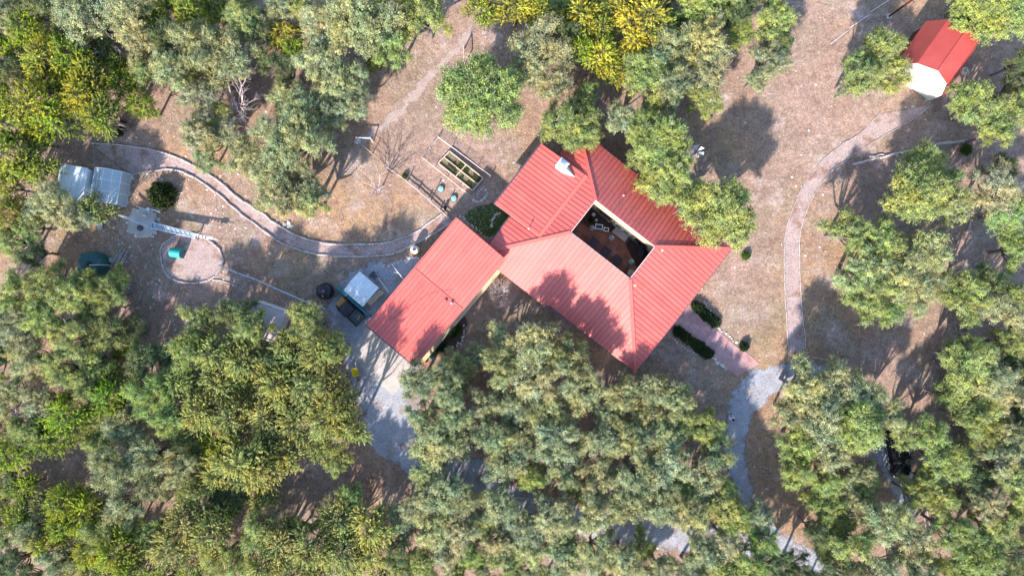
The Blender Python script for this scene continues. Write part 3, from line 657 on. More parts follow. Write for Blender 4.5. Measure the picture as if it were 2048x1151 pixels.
MB(WM[t]).lathe([(.2, 0), (.22, .15), (.12, .3), (.02, .34)], n=12).build('hub', WMETAL, t); MB(WM[t]).tube([(0, 0, .1), (.05, -.5, .08), (-.12, -.75, .05)], .05, 6).build('shaft', WMETAL, t)
q = P(358, 506); t = thing('covered_wellhead', 'bright teal rounded cover standing in the oval mulch ring', 'cover', (q.x, q.y, 0), math.radians(-8)); M_ = WM[t]
mb = MB(M_); w, n = .95, 9; vs = []
for x in (-.52, .52):
    for k in range(n):
        a = math.pi * (k / (n - 1)); vs.append((x, -w / 2 * math.cos(a), .35 + .75 * math.sin(a) ** .8 if 0 < k < n - 1 else .35))
    vs += [(x, w / 2, 0), (x, -w / 2, 0)]
nn = n + 2; mb.add(vs, [tuple(range(nn)), tuple(range(nn, 2 * nn))[::-1]] + [(i, (i + 1) % nn, nn + (i + 1) % nn, nn + i)[::-1] for i in range(nn)]); mb.build('shell', TEAL, t)
for x in (-.54, .54): MB(M_).box((x, 0, .45), (.03, .8, .8), top=.85).build('end_plate', TEALD, t)

# ------------------------------------------------------------------ yard things beside the garage
lt = thing('canopy_shed', 'small open shed with pale corrugated gable roof beside the garage', 'shed', P(730, 578) , GA + math.radians(0)); M_ = WM[lt]
# local x along the ridge (lower right), y towards upper right
for s in (-1, 1):
    for k in range(7):
        x0 = -1.25 + k * 2.5 / 7; x1 = x0 + 2.5 / 7 - .02
        MB(M_).slab([(x0, s * 1.22, 1.75), (x1, s * 1.22, 1.75), (x1, s * .01, 2.1), (x0, s * .01, 2.1)], .04).build('roof_panel', WMETAL, lt)
MB(M_).beam((-1.27, 0, 2.11), (1.27, 0, 2.11), .16, .04).build('ridge_cap', WMETAL, lt)
for a in (-1.15, 1.15):
    for b in (-1.1, 1.1): MB(M_).box((a, b, .87), (.09, .09, 1.74)).build('post', WOOD, lt)
MB(M_).box((0, -1.14, .8), (2.2, .05, 1.5)).build('back_wall', FASCIA, lt)
for k, (dx, dy, w) in enumerate(((.95, -.55, .5), (1.05, .1, .9), (1.15, .75, .5))):
    p = M_ @ Vector((dx + .35, dy, 0)); t = thing('storage_crate', ['small crate nearest the teal fence', 'long pale crate in the middle', 'small crate farthest from the fence'][k] + ' at the canopy shed mouth', 'crate', p, GA, 'crates at the canopy shed')
    bd = MB(WM[t]).box((0, 0, .3), (.5, w * .9, .6)).build('body', WOOD, t); MB(WM[t]).box((0, 0, .615), (.54, w * .94, .03)).build('lid', WOOD, t)
fa, fb = P(679, 574), P(742, 631); fd = (fb - fa).normalized(); L_ = (fb - fa).length
tf = thing('teal_fence', 'low dark teal board fence between canopy shed and utility vehicle', 'fence', fa, math.atan2(fd.y, fd.x)); M_ = WM[tf]
for k in range(5): MB(M_).box((k * L_ / 4, 0, .55), (.10, .10, 1.1)).build('post', TEALD, tf)
for z in (.3, .62, .94): MB(M_).box((L_ / 2, .07, z), (L_ + .1, .03, .22)).build('board', TEALD, tf)
MB(M_).box((L_ / 2, .04, 1.12), (L_ + .1, .26, .04)).build('cap_board', TEALD, tf); MB(M_).box((L_ / 2, -.3, .1), (L_, .16, .16)).build('base_beam', TEALD, tf)
t = thing('black_water_tank', 'squat black plastic tank on the grass near the pipe rail', 'tank', P(653, 582), math.radians(-35)); M_ = WM[t]
MB(M_).lathe([(.80, 0), (.84, .2), (.80, .6), (.78, .95), (.6, 1.15), (.25, 1.22), (.02, 1.23)], n=28).build('body', DARK, t, True); MB(M_).lathe([(.2, 1.2), (.2, 1.28), (.02, 1.3)], n=14).build('lid', GUTTER, t); MB(M_).tube([(.5, -.5, 1.0), (.95, -.75, .9), (1.0, -.8, .1)], .05, 6).build('pipe', GUTTER, t); MB(M_).lathe([(.03, 1.29), (.03, 1.34)], n=8).build('vent_cap', WHITEW, t)
t = thing('white_rain_barrel', 'white upright tank with dark lid beside the garage corner', 'tank', P(832, 500)); M_ = WM[t]
MB(M_).lathe([(.38, 0), (.40, .1), (.40, 1.15), (.34, 1.32), (.2, 1.38), (.02, 1.38)], n=24).build('body', WHITEW, t, True); MB(M_).lathe([(.17, 1.37), (.17, 1.44), (.02, 1.45)], n=16).build('lid', GUTTER, t)
t = thing('clothes_post', 'thin white T-shaped post on gravel beside the garage', 'post', P(806, 549), 0); M_ = WM[t]
MB(M_).tube([(0, 0, 0), (0, 0, 2.1)], .04, 6).build('pole', FASCIA, t); MB(M_).tube([(-.75, .95, 2.1), (.5, -.65, 2.1)], .035, 6).build('crossbar', FASCIA, t); MB(M_).tube([(-.6, .2, 2.08), (-.05, .1, 2.1)], .025, 5).build('brace', FASCIA, t)
t = thing('white_pipe', 'thin white pole leaning from canopy shed to the garage wall', 'pole', P(757, 556, .0)); a, b = P(757, 556, 1.2), P(779, 586, 1.6); MB().tube([a, b], .035, 6).build('pole', FASCIA, t); MB().tube([a, (a.x, a.y, 0)], .035, 6).build('leg', FASCIA, t)
t = thing('hand_cart', 'small dark metal hand cart behind the canopy shed', 'cart', P(748, 551), GA); M_ = WM[t]
MB(M_).box((0, 0, .35), (.7, .45, .05)).build('tray', GUTTER, t)
for s in (-1, 1): MB(M_).beam((.35, s * .2, .4), (.75, s * .2, .9), .04, .04).build('handle', GUTTER, t); MB(M_ @ Matrix.Translation((-.2, s * .27, .16)) @ Matrix.Rotation(math.pi / 2, 4, 'X')).lathe([(.16, -.03), (.16, .03)], n=12).build('wheel', RUBBER, t)
# utility vehicle
uv = thing('utility_vehicle', 'small utility vehicle with tan bonnet and dark open cargo bed', 'vehicle', P(703, 620), math.radians(136)); M_ = WM[uv]
MB(M_).box((0, 0, .48), (2.5, 1.1, .28)).build('chassis', GUTTER, uv)
MB(M_).box((1.15, 0, .78), (.75, 1.15, .36), top=.8).build('bonnet', ORANGE, uv); MB(M_).box((.72, 0, 1.0), (.06, 1.0, .3)).build('dashboard', DARK, uv)
MB(M_).box((.05, 0, .78), (.55, 1.1, .3)).build('seat', NAVY, uv); MB(M_).box((-.26, 0, 1.1), (.14, 1.1, .55)).build('seat_back', NAVY, uv)
MB(M_).box((.22, 0, 1.88), (1.15, 1.2, .05)).build('roof', DARK, uv)
for s in (-1, 1):
    for x in (.72, -.3): MB(M_).beam((x, s * .55, .8), (x * .95, s * .55, 1.87), .05, .05).build('roll_bar', GUTTER, uv)
    for x in (1.05, -.9): MB(M_ @ Matrix.Translation((x, s * .62, .3)) @ Matrix.Rotation(math.pi / 2, 4, 'X')).lathe([(.18, -.12), (.30, -.11), (.31, .11), (.18, .12)], n=18).build('wheel', RUBBER, uv)
    MB(M_).box((-.95, s * .62, .95), (1.25, .07, .35)).build('bed_side', DARK, uv); MB(M_).lathe([(.08, .80), (.08, .86), (.02, .88)], (1.42, s * .38, 0), 10).build('headlight', LAMP, uv)
MB(M_).box((-.95, 0, .76), (1.2, 1.17, .05)).build('bed_floor', mat('worn_green_grey', (.16, .20, .17), (.10, .13, .12), 4, .7), uv)
MB(M_).box((-1.58, 0, .95), (.06, 1.3, .35)).build('tailgate', DARK, uv); MB(M_).box((-.33, 0, .95), (.06, 1.2, .35)).build('bed_front', DARK, uv)
for k in range(3): MB(M_).box((-.65 - .32 * k, 0, .80), (.05, 1.1, .03)).build('bed_rib', GUTTER, uv)
MB(M_ @ Matrix.Translation((.55, .25, 1.05)) @ Matrix.Rotation(.9, 4, 'Y')).lathe([(.17, 0), (.19, .02), (.17, .04)], n=14).build('steering_wheel', GUTTER, uv)
# wheelbarrow
wb = thing('wheelbarrow', 'bright yellow wheelbarrow at the lower edge of the driveway slab', 'wheelbarrow', P(713, 742), math.radians(-75)); M_ = WM[wb]
tr = MB(M_); tr.add([(-.4, -.3, .62), (.45, -.34, .62), (.45, .34, .62), (-.4, .3, .62), (-.2, -.18, .34), (.25, -.2, .34), (.25, .2, .34), (-.2, .18, .34), (-.36, -.26, .615), (.41, -.30, .615), (.41, .30, .615), (-.36, .26, .615), (-.18, -.15, .38), (.23, -.17, .38), (.23, .17, .38), (-.18, .15, .38)],
    [(7, 6, 5, 4), (0, 1, 5, 4)[::-1], (1, 2, 6, 5)[::-1], (2, 3, 7, 6)[::-1], (3, 0, 4, 7)[::-1], (12, 13, 14, 15), (8, 9, 13, 12), (9, 10, 14, 13), (10, 11, 15, 14), (11, 8, 12, 15), (0, 1, 9, 8), (1, 2, 10, 9), (2, 3, 11, 10), (3, 0, 8, 11)]); tr.build('tray', YELLOW, wb)
for s in (-1, 1): MB(M_).beam((-1.0, s * .28, .55), (.75, s * .05, .22), .04, .04).build('handle', WOOD, wb); MB(M_).beam((-.3, s * .2, .36), (-.4, s * .22, 0), .03, .03).build('leg', GUTTER, wb)
MB(M_ @ Matrix.Translation((.72, 0, .2)) @ Matrix.Rotation(math.pi / 2, 4, 'X')).lathe([(.1, -.04), (.2, -.035), (.2, .035), (.1, .04)], n=16).build('wheel', RUBBER, wb)
t = thing('hose_reel', 'round brown tub with teal hose reel at the garage corner', 'hose reel', P(858, 715), math.radians(-40)); M_ = WM[t]
MB(M_).lathe([(.34, 0), (.38, .4), (.40, .42), (.33, .42), (.3, .12), (.02, .1)], (-.15, -.25, 0), 18).build('tub', ORANGE, t); MB(M_).box((.1, .25, .35), (.7, .4, .5), top=.85).build('reel_case', TEAL, t); MB(M_).box((.1, .25, .62), (.45, .2, .06)).build('reel_slot', DARK, t)
# raised beds inside a wire fence
c4 = [P(*a) for a in ((899.8, 304), (877.5, 327.7), (945.7, 382), (966.6, 357.6))]
rb = thing('raised_garden_bed', 'timber raised garden bed split into four weedy quarters', 'garden bed', (c4[0] + c4[2]) / 2)
def board(a, b, nm='board', h=.5, w=.09, z=.25): return MB().beam(Vector((a.x, a.y, z)), Vector((b.x, b.y, z)), w, h).build(nm, WOOD, rb)
for k in range(4): board(c4[k], c4[(k + 1) % 4])
m1, m2 = (c4[0] + c4[1]) / 2, (c4[2] + c4[3]) / 2; n1, n2 = (c4[0] + c4[3]) / 2, (c4[1] + c4[2]) / 2
board(m1, m2, 'divider', .48, .08, .25); ct = (m1 + m2) / 2; board(n1, ct, 'divider', .46, .08, .25); board(ct, n2, 'divider', .46, .08, .25)
MB().prism([(p.x + (ct.x - p.x) * .03, p.y + (ct.y - p.y) * .03) for p in c4], 0, .30).build('soil', BED, rb)
def wire_fence(px, name, label, h, closed=False, post=GALV, wires=4, step=1.6, wr=.012, post_r=.035):
    pts = [P(*a) for a in px]; t = thing(name, label, 'fence', pts[0])
    segs = list(zip(pts[:-1], pts[1:])) + ([(pts[-1], pts[0])] if closed else [])
    for a, b in segs:
        n = max(1, round((b - a).length / step))
        for k in range(n): p = a + (b - a) * k / n; MB().tube([p, p + Vector((random.uniform(-.03, .03), random.uniform(-.03, .03), h + .06))], post_r, 6).build('post', post, t)
    if not closed: MB().tube([pts[-1], pts[-1] + Vector((0, 0, h + .06))], post_r, 6).build('post', post, t)
    for z in np.linspace(.12, h, wires):
        lp = [p + Vector((0, 0, float(z))) for p in pts] + ([pts[0] + Vector((0, 0, float(z)))] if closed else [])
        MB().tube(lp, wr, 4).build('wire', post, t)
    return t
wire_fence([(877.5, 276), (845.6, 316.6), (944, 395), (981.9, 353.4)], 'wire_fence', 'low grey wire fence around the raised garden bed', .75, True, LOGM, 7, 1.5, .011)
for px, py, lb in ((882, 378, 'pale green round lid nearer the raised bed fence corner'), (908, 397, 'pale green round lid nearer the house')):
    t = thing('septic_lid', 'septic tank lid, ' + lb, 'lid', P(px, py), 0, 'septic lids'); MB(WM[t]).lathe([(.30, 0), (.30, .22), (.26, .27), (.02, .31)], n=22).build('cover', PALEGREEN, t); MB(WM[t]).lathe([(.36, 0), (.36, .06), (.31, .07)], n=22).build('riser_ring', GUTTER, t)
t = thing('leaning_tyre', 'old dark tyre standing beside the board fence', 'tyre', P(889, 418), math.radians(60)); MB(WM[t] @ Matrix.Translation((0, 0, .34)) @ Matrix.Rotation(1.35, 4, 'X')).lathe([(.2, -.1), (.34, -.09), (.36, 0), (.34, .09), (.2, .1), (.19, 0)], n=22).build('tread', RUBBER, t)
# board fence, gate bar, rails
def pole_fence(px, name, label, h, rails, r, material, step=2.0, post_r=.06, sag=.04):
    pts = [P(*a) for a in px]; t = thing(name, label, 'fence', pts[0])
    for a, b in zip(pts[:-1], pts[1:]):
        n = max(1, round((b - a).length / step))
        for k in range(n):
            p, q = a + (b - a) * k / n, a + (b - a) * (k + 1) / n
            MB().tube([p, p + Vector((0, 0, h + .1))], post_r, 7).build('post', material, t)
            for z in rails: MB().tube([p + Vector((0, 0, z)), (p + q) / 2 + Vector((random.uniform(-sag, sag), random.uniform(-sag, sag), z - sag * .3)), q + Vector((0, 0, z))], r, 6).build('rail', material, t)
    MB().tube([pts[-1], pts[-1] + Vector((0, 0, h + .1))], post_r, 7).build('post', material, t)
    return t
pole_fence([(814, 363), (836, 380), (856, 398), (880, 420), (899, 437)], 'board_fence', 'pale weathered rail fence running up to the garage corner', .6, (.28, .55), .06, LOGM, 1.8, .07)
for px, py in ((862, 400), (889, 421)):
    t = thing('tall_fence_post', ('upper' if px < 870 else 'lower') + ' tall slim post beside the rail fence', 'post', P(px, py), 0, 'tall posts at the rail fence'); MB().tube([P(px, py), P(px, py) + Vector((0, 0, 1.45))], .05, 7).build('post', LOGM, t); MB().tube([P(px, py) + Vector((0, 0, 1.45)), P(px, py) + Vector((0, 0, 1.52))], .075, 7).build('cap', GALV, t)
wire_fence([(721, 288), (745, 308), (778, 338), (814, 363)], 'wire_fence', 'thin wire fence between the gate bar and the rail fence', 1.1, False, LOGM, 4, 2.2, .012, .05)
t = thing('gate_bar', 'pale pole gate bar at the top end of the wire fence', 'gate', P(713, 276)); MB().tube([P(713, 276, 0), P(713, 276, 1.2)], .12, 8).build('post', LOGM, t); MB().tube([P(714, 275, 1.1), P(739, 276, 1.1)], .06, 6).build('bar', FASCIA, t); MB().tube([P(739, 274, 1.1), P(746, 284, .1)], .06, 6).build('prop', FASCIA, t)
MB().blob(P(716, 281, .1), .35, 7).build('base_stone', STONE, t)
pole_fence([(447, 531), (480, 546), (515, 558), (558, 577), (612, 601), (654, 616)], 'pipe_rail_fence', 'long pale blue pipe rail fence running from the mulch ring to gravel', 1.0, (.5, .95), .045, GALV, 2.6, .07, .0)
t = thing('hitching_rail', 'rustic log hitching rail with two posts in the clearing at the top', 'rail', P(928, 110)); a, b = P(926.5, 88, 1.15), P(928.5, 124, 1.15)
MB().tube([a, (a + b) / 2 + Vector((.02, 0, -.02)), b], .06, 7).build('rail', LOGM, t)
for p in (a + Vector((0, -.15, 0)), b + Vector((0, .15, 0))): MB().tube([(p.x, p.y, 0), (p.x, p.y, 1.12)], .07, 7).build('post', LOGM, t)
t = thing('red_post', 'tall dark red steel post near the top edge of the clearing', 'post', P(1778, 33)); p = P(1778, 33); MB().tube([p, p + Vector((.1, .05, 4.4))], .10, 8).build('post', RUST, t); MB().box((p.x, p.y, .04), (.45, .45, .08)).build('base', STONE, t)
for k, ((a, b), lb) in enumerate(zip((((1661, 88), (1696, 61)), ((1700, 55), (1738, 30)), ((1741, 24), (1790, -8))), ('lowest', 'middle', 'topmost'))):
    t = thing('irrigation_pipe', lb + ' of three thin pale pipes in line across the dry clearing', 'pipe', P(*a), 0, 'pipes across the clearing'); MB().tube([P(*a, .05), P((a[0] + b[0]) / 2, (a[1] + b[1]) / 2 + .6, .04), P(*b, .05)], .035, 6).build('pipe', FASCIA, t); MB().tube([P(b[0] - 2, b[1] + 1.5, .05), P(*b, .05)], .05, 6).build('coupling', GALV, t)
# vane post
vp = thing('yard_vane_post', 'slender dark post with white, blue and red vanes in the dry yard', 'ornament', P(1371, 321)); p = P(1371, 321)
MB().tube([p, p + Vector((.06, .12, 3.0))], .075, 8).build('post', GUTTER, vp); MB().tube([p + Vector((.06, .12, 2.2)), p + Vector((.09, .16, 3.9))], .09, 8).build('red_sleeve', mat('signal_red', (.5, .05, .05), (.42, .04, .04), 3, .5), vp)
for k in range(6):
    a = .5 + k * math.pi / 3; hub = p + Vector((.1, .17, 3.7)); d1 = Vector((math.cos(a), math.sin(a) * .7, .35 * math.sin(a))); d2 = Vector((math.cos(a + .5), math.sin(a + .5) * .7, .35 * math.sin(a + .5)))
    MB().slab([hub + d1 * .12, hub + d1 * .85, hub + d2 * .75], .02).build('vane', (WHITEW, BLUEC, WHITEW, BLUEC, WHITEW, BLUEC)[k], vp)
MB().tube([p + Vector((.1, .2, 3.7)), p + Vector((.35, .85, 3.75))], .03, 6).build('tail', WOOD, vp)

# ------------------------------------------------------------------ log edgings, stones, logs
def edging(px, label, r=.10, closed=False, material=LOGM, gap=.03):
    pts = [P(*a) for a in px]; pts = pts + [pts[0]] if closed else pts; t = thing('log_edging', label, 'edging', pts[0])
    for a, b in zip(pts[:-1], pts[1:]):
        n = max(1, round((b - a).length / 2.6))
        for k in range(n):
            p, q = a + (b - a) * (k / n), a + (b - a) * ((k + 1) / n); d = (q - p).normalized(); o = Vector((-d.y, d.x, 0)) * random.uniform(-.05, .05); z = Vector((0, 0, r * random.uniform(.7, 1.2)))
            rr = r * random.uniform(.8, 1.2); MB().tube([p + d * gap + o + z, (p + q) / 2 + o * random.uniform(-1, 2) + z, q - d * gap + z], [rr, rr * 1.05, rr * .9], 6).build('log', material, t)
edging(UP, 'pale log edging along the upper side of the long curved mulch path')
edging(LO, 'pale log edging along the lower side of the long curved mulch path')
edging(RL, 'log edging along the left side of the curved path to the red shed', .05)
edging(RR, 'log edging along the right side of the curved path to the red shed', .05)
edging(LOOP, 'log edging of the oval mulch ring around the teal cover', .09, True)
edging([(425, 559), (445, 561), (475, 573)], 'short log edging trailing right from the oval mulch ring', .06)
edging([(1623, 714), (1636, 716), (1648, 718), (1668, 722)], 'short straight log edging at the foot of the shed path', .06)
def logs(segs, label):
    t = thing('log_row', label, 'logs', P(*segs[0][0]))
    for a, b, r in segs:
        p, q = P(*a, r), P(*b, r); MB().tube([p, p + (q - p) * .35 + Vector((random.uniform(-.1, .1), random.uniform(-.1, .1), random.uniform(0, .08))), p + (q - p) * .7 + Vector((random.uniform(-.1, .1), random.uniform(-.1, .1), 0)), q], [r, r * .95, r * .85, r * .6], 7).build('log', LOGM, t)
logs([((1706, 329), (1762, 314), .14), ((1738, 313), (1768, 309), .10), ((1760, 316), (1830, 300), .12), ((1850, 296), (1900, 283), .14), ((1858, 291), (1936, 279), .13), ((1900, 286), (1970, 280), .08)], 'long row of grey fallen logs below the red shed')
logs([((1842, 1008), (1858, 1085), .06), ((1846, 1003), (1864, 1060), .05)], 'pair of thin pale poles lying on orange soil at lower right')
logs([((985, 990), (1140, 1001), .07)], 'thin pale fallen pole under the oaks at bottom centre')
logs([((1322, 1037), (1352, 1047), .10)], 'short grey log beside the lower gravel road')
logs([((1938, 455), (1945, 470), .12), ((1934, 465), (1942, 440), .10)], 'pale broken stump pieces between the right-hand oaks')
def stones(pts, label, r0=.10, r1=.2, jit=2.0, cat='stones', step=None):
    t = thing('stone_border', label, cat, P(*pts[0])); out = []
    for a, b in zip(pts[:-1], pts[1:]):
        L = math.hypot(b[0] - a[0], b[1] - a[1]); n = max(1, int(L / (step or 4.5)))
        out += [(a[0] + (b[0] - a[0]) * k / n, a[1] + (b[1] - a[1]) * k / n) for k in range(n)]
    for x, y in out:
        MB().blob(P(x + random.uniform(-jit, jit), y + random.uniform(-jit, jit), .03), random.uniform(r0, r1), 6).build('stone', STONE, t)
stones([(947, 400), (958, 404), (970, 395), (974, 385), (968, 374), (958, 383), (952, 393)], 'white stone ring beside the raised bed fence corner', .10, .17, 1)
stones([(1000, 426), (990, 430), (983, 442), (984, 452), (992, 454)], 'arc of white stones on the lawn under the house eave', .10, .18, 1)
stones([(922, 432), (935, 443), (950, 455), (968, 468)], 'line of small stones along the garage end wall', .08, .13, 2)
stones([(855, 520), (838, 516), (820, 515), (795, 525), (775, 533), (763, 532)], 'wavy stone border between gravel and the curved path', .10, .2, 2)
stones([(930, 650), (929, 668), (920, 685), (905, 697), (890, 708)], 'pale stone border of the shrub bed along the garage', .08, .17, 2.5)
stones([(1430, 650), (1445, 662), (1458, 672), (1472, 685), (1478, 692)], 'white stone row between hedge and small bush right of the brick walk', .08, .17, 2, step=5.5)
stones([(1350, 679), (1365, 692), (1382, 702), (1402, 714)], 'line of small white stones below the long hedge', .08, .12, 1, step=5.5)
stones([(1425, 716), (1440, 727), (1455, 738)], 'short row of white stones at lower left of the brick walk', .10, .2, 2)
stones([(1408, 604), (1416, 618), (1424, 624)], 'few small white stones behind the upper hedge', .08, .13, 1)
stones([(262, 352), (258, 375), (254, 400), (249, 412), (215, 415), (185, 410)], 'stone border around the foot of the greenhouse', .08, .18, 2.5, step=4)
def ring_pts(cx, cy, rx, ry, a0, a1, n): return [(cx + rx * math.cos(a0 + (a1 - a0) * k / n), cy + ry * math.sin(a0 + (a1 - a0) * k / n)) for k in range(n + 1)]
stones(ring_pts(287, 447, 29, 27, 0, 6.28, 14), 'ring of white rubble around the mast slab', .10, .24, 4, step=3)
for k, (px, py, r, lb) in enumerate(((616, 60, .62, 'biggest flat grey limestone slab'), (608, 44, .5, 'rounded limestone slab at upper left'), (626, 43, .38, 'small limestone slab at upper right'), (629, 54, .42, 'narrow limestone slab at right'))):
    t = thing('limestone_slab', lb + ' of the slab cluster in the upper clearing', 'boulder', P(px, py), 0, 'limestone slab cluster'); mb = MB(WM[t]); pl = [(r * random.uniform(.8, 1.1) * math.cos(a), r * random.uniform(.7, 1.0) * math.sin(a)) for a in np.linspace(.2, 6.0, 7)]; mb.prism(pl, -.05, .30); mb.build('rock', STONE, t)
stones([(570, 448), (578, 443), (584, 452), (575, 455)], 'small heap of white stones on the lawn above the curved path', .12, .22, 2, step=3)
# small pale flat-roofed shed under the junipers
sh = thing('flat_roof_shed', 'pale lilac flat-roofed shed half hidden under the junipers', 'shed', P(545, 640), math.radians(-19)); M_ = WM[sh]
rf = MB(M_).box((0, 0, 2.25), (3.4, 3.3, .08)).build('roof', mat('faded_roof_sheet', (.62, .53, .52), (.52, .44, .44), 1.0, .8, detail=6), sh)
for y in (1.62, -1.62): MB(M_).box((0, y, 2.31), (3.45, .08, .12)).build('roof_trim', WHITEW, rf)
for s in (-1, 1): MB(M_).box((s * 1.5, 0, 1.1), (.1, 3.0, 2.2)).build('side_wall', FASCIA, sh); MB(M_).box((0, s * 1.5, 1.09), (2.9, .1, 2.18)).build('end_wall', FASCIA, sh)
# compost bins
for k, (px, py, a, lb) in enumerate(((229, 266, .2, 'square black compost bin with a pale rim, at left'), (240, 266, .25, 'black compost bin on the right of the pair'), (246, 250, .1, 'black compost bin standing behind the pair'))):
    t = thing('compost_bin', lb + ', under yellow junipers', 'bin', P(px, py), a, 'black compost bins'); M_ = WM[t]
    MB(M_).box((0, 0, .45), (.62, .66, .9), top=.85).build('body', DARK, t); MB(M_).box((0, 0, .93), (.58, .60, .07), top=.8).build('lid', GUTTER if k else DARK, t); MB(M_).box((0, -.3, .87), (.6, .05, .05)).build('rim', STONE if k == 0 else DARK, t)

# ------------------------------------------------------------------ parked car and person
car = thing('parked_car', 'black car parked under the oaks at the lower right, headlights towards bottom', 'car', P(1788, 900), math.atan2(-1, .16)); M_ = WM[car]
def loft(secs, material, name, par):
    n = len(secs[0]); vs = [p for s_ in secs for p in s_]; fs = []
    for i in range(len(secs) - 1):
        for k in range(n): fs.append((i * n + k, (i + 1) * n + k, (i + 1) * n + (k + 1) % n, i * n + (k + 1) % n))
    fs.append(tuple(range(n))); fs.append(tuple(range((len(secs) - 1) * n, len(secs) * n))[::-1])
    return MB(M_).add(vs, fs).build(name, material, par)
def sec(x, w, z0, z1, tw): return [(x, -w, z0), (x, -w * 1.02, (z0 + z1) / 2), (x, -tw, z1), (x, tw, z1), (x, w * 1.02, (z0 + z1) / 2), (x, w, z0)]
loft([sec(-2.45, .86, .45, .95, .78), sec(-2.3, .97, .35, 1.08, .86), sec(-.8, .99, .32, 1.10, .90), sec(.9, .99, .32, 1.08, .90), sec(1.9, .97, .33, 1.0, .84), sec(2.35, .88, .38, .85, .74), sec(2.48, .72, .45, .72, .62)], CARP, 'body', car)
loft([sec(-2.15, .84, 1.06, 1.35, .70), sec(-1.7, .86, 1.06, 1.72, .64), sec(.2, .86, 1.06, 1.76, .66), sec(.55, .86, 1.06, 1.60, .68), sec(1.05, .84, 1.05, 1.12, .78)], GLASS, 'cabin_glass', car)
MB(M_).slab([(-1.75, -.62, 1.79), (.25, -.64, 1.80), (.25, .64, 1.80), (-1.75, .62, 1.79)], .05).build('roof_panel', CARP, car)
for s in (-1, 1):
    MB(M_).beam((-1.6, s * .5, 1.85), (.1, s * .5, 1.85), .04, .04).build('roof_rail', GALV, car)
    hl = MB(M_).box((2.30, s * .68, .76), (.22, .30, .14)).build('headlight', LAMP, car); MB(M_).box((.75, s * 1.08, 1.12), (.14, .2, .13)).build('mirror', CARP, car)
    MB(M_).box((-2.44, s * .72, .85), (.08, .22, .2)).build('tail_light', RUST, car)
    MB(M_).box((-.1, s * 1.01, .62), (2.6, .02, .05)).build('side_trim', GALV, car)
    for x in (1.5, -1.55):
        wl_ = MB(M_ @ Matrix.Translation((x, s * .88, .35)) @ Matrix.Rotation(math.pi / 2, 4, 'X')).lathe([(.22, -.11), (.34, -.10), (.35, 0), (.34, .10), (.22, .11)], n=20).build('wheel', RUBBER, car); MB(M_ @ Matrix.Translation((x, s * 1.0, .35)) @ Matrix.Rotation(math.pi / 2, 4, 'X')).lathe([(.21, -.02), (.2, .02), (.05, .03)], n=14).build('rim', GALV, wl_)
MB(M_).box((2.46, 0, .55), (.06, 1.0, .2)).build('grille', GUTTER, car); MB(M_).box((0, 0, .40), (3.8, 1.6, .2)).build('underbody', GUTTER, car)

pr = thing('person', 'person in white shirt and dark hair standing on the gravel drive', 'person', P(1456, 832), math.radians(100))
def skin_body(name, joints, edges, material, parent, lv=2):
    me = bpy.data.meshes.new(name); me.from_pydata([j[0] for j in joints], edges, []); me.materials.append(material)
    o = bpy.data.objects.new(name, me); COL.objects.link(o); o.parent = parent
    sk = o.modifiers.new('skin', 'SKIN'); sk.use_smooth_shade = True
    if not me.skin_vertices: me.skin_vertices.new()
    for k, j in enumerate(joints): me.skin_vertices[0].data[k].radius = j[1] if hasattr(j[1], '__len__') else (j[1], j[1])
    me.skin_vertices[0].data[0].use_root = True
    ss = o.modifiers.new('subd', 'SUBSURF'); ss.levels = lv; ss.render_levels = lv
    return o
def person_material():
    m, nt, b = _base('person_clothes'); tc = nt.nodes.new('ShaderNodeTexCoord'); sp = nt.nodes.new('ShaderNodeSeparateXYZ'); nt.links.new(tc.outputs['Object'], sp.inputs[0])
    c = ramp(nt, math_n(nt, 'DIVIDE', sp.outputs['Z'], 2.0), [(0.0, (.55, .55, .55)), (.04, (.10, .15, .26)), (.47, (.78, .78, .78)), (.735, (.42, .25, .18))], 'CONSTANT')
    nt.links.new(c, b.inputs['Base Color']); b.inputs['Roughness'].default_value = .8; return m
SKIN = mat('skin', (.45, .27, .19), (.42, .25, .18), 5, .6)
J = [((0, 0, .96), (.15, .11)), ((0, 0, 1.15), (.145, .10)), ((.01, 0, 1.36), (.17, .11)), ((.01, 0, 1.48), (.06, .06)), ((.03, 0, 1.56), (.065, .065)), ((.04, 0, 1.66), (.095, .08)), ((.03, 0, 1.74), (.07, .06)),
     ((0, .19, 1.40), .06), ((.04, .25, 1.14), .048), ((.27, .17, 1.08), .036), ((.36, .12, 1.10), .03), ((0, -.19, 1.40), .06), ((.04, -.25, 1.14), .048), ((.27, -.17, 1.08), .036), ((.36, -.12, 1.10), .03),
     ((0, .10, .88), .09), ((.03, .11, .50), .065), ((0, .12, .10), .045), ((.14, .13, .045), .04), ((0, -.10, .88), .09), ((-.02, -.11, .50), .065), ((-.04, -.12, .10), .045), ((.10, -.13, .045), .04)]
E = [(0, 1), (1, 2), (2, 3), (3, 4), (4, 5), (5, 6), (2, 7), (7, 8), (8, 9), (9, 10), (2, 11), (11, 12), (12, 13), (13, 14), (0, 15), (15, 16), (16, 17), (17, 18), (0, 19), (19, 20), (20, 21), (21, 22)]
bd = skin_body('body', J, E, person_material(), pr)
M_ = WM[pr]
mb = MB(M_)
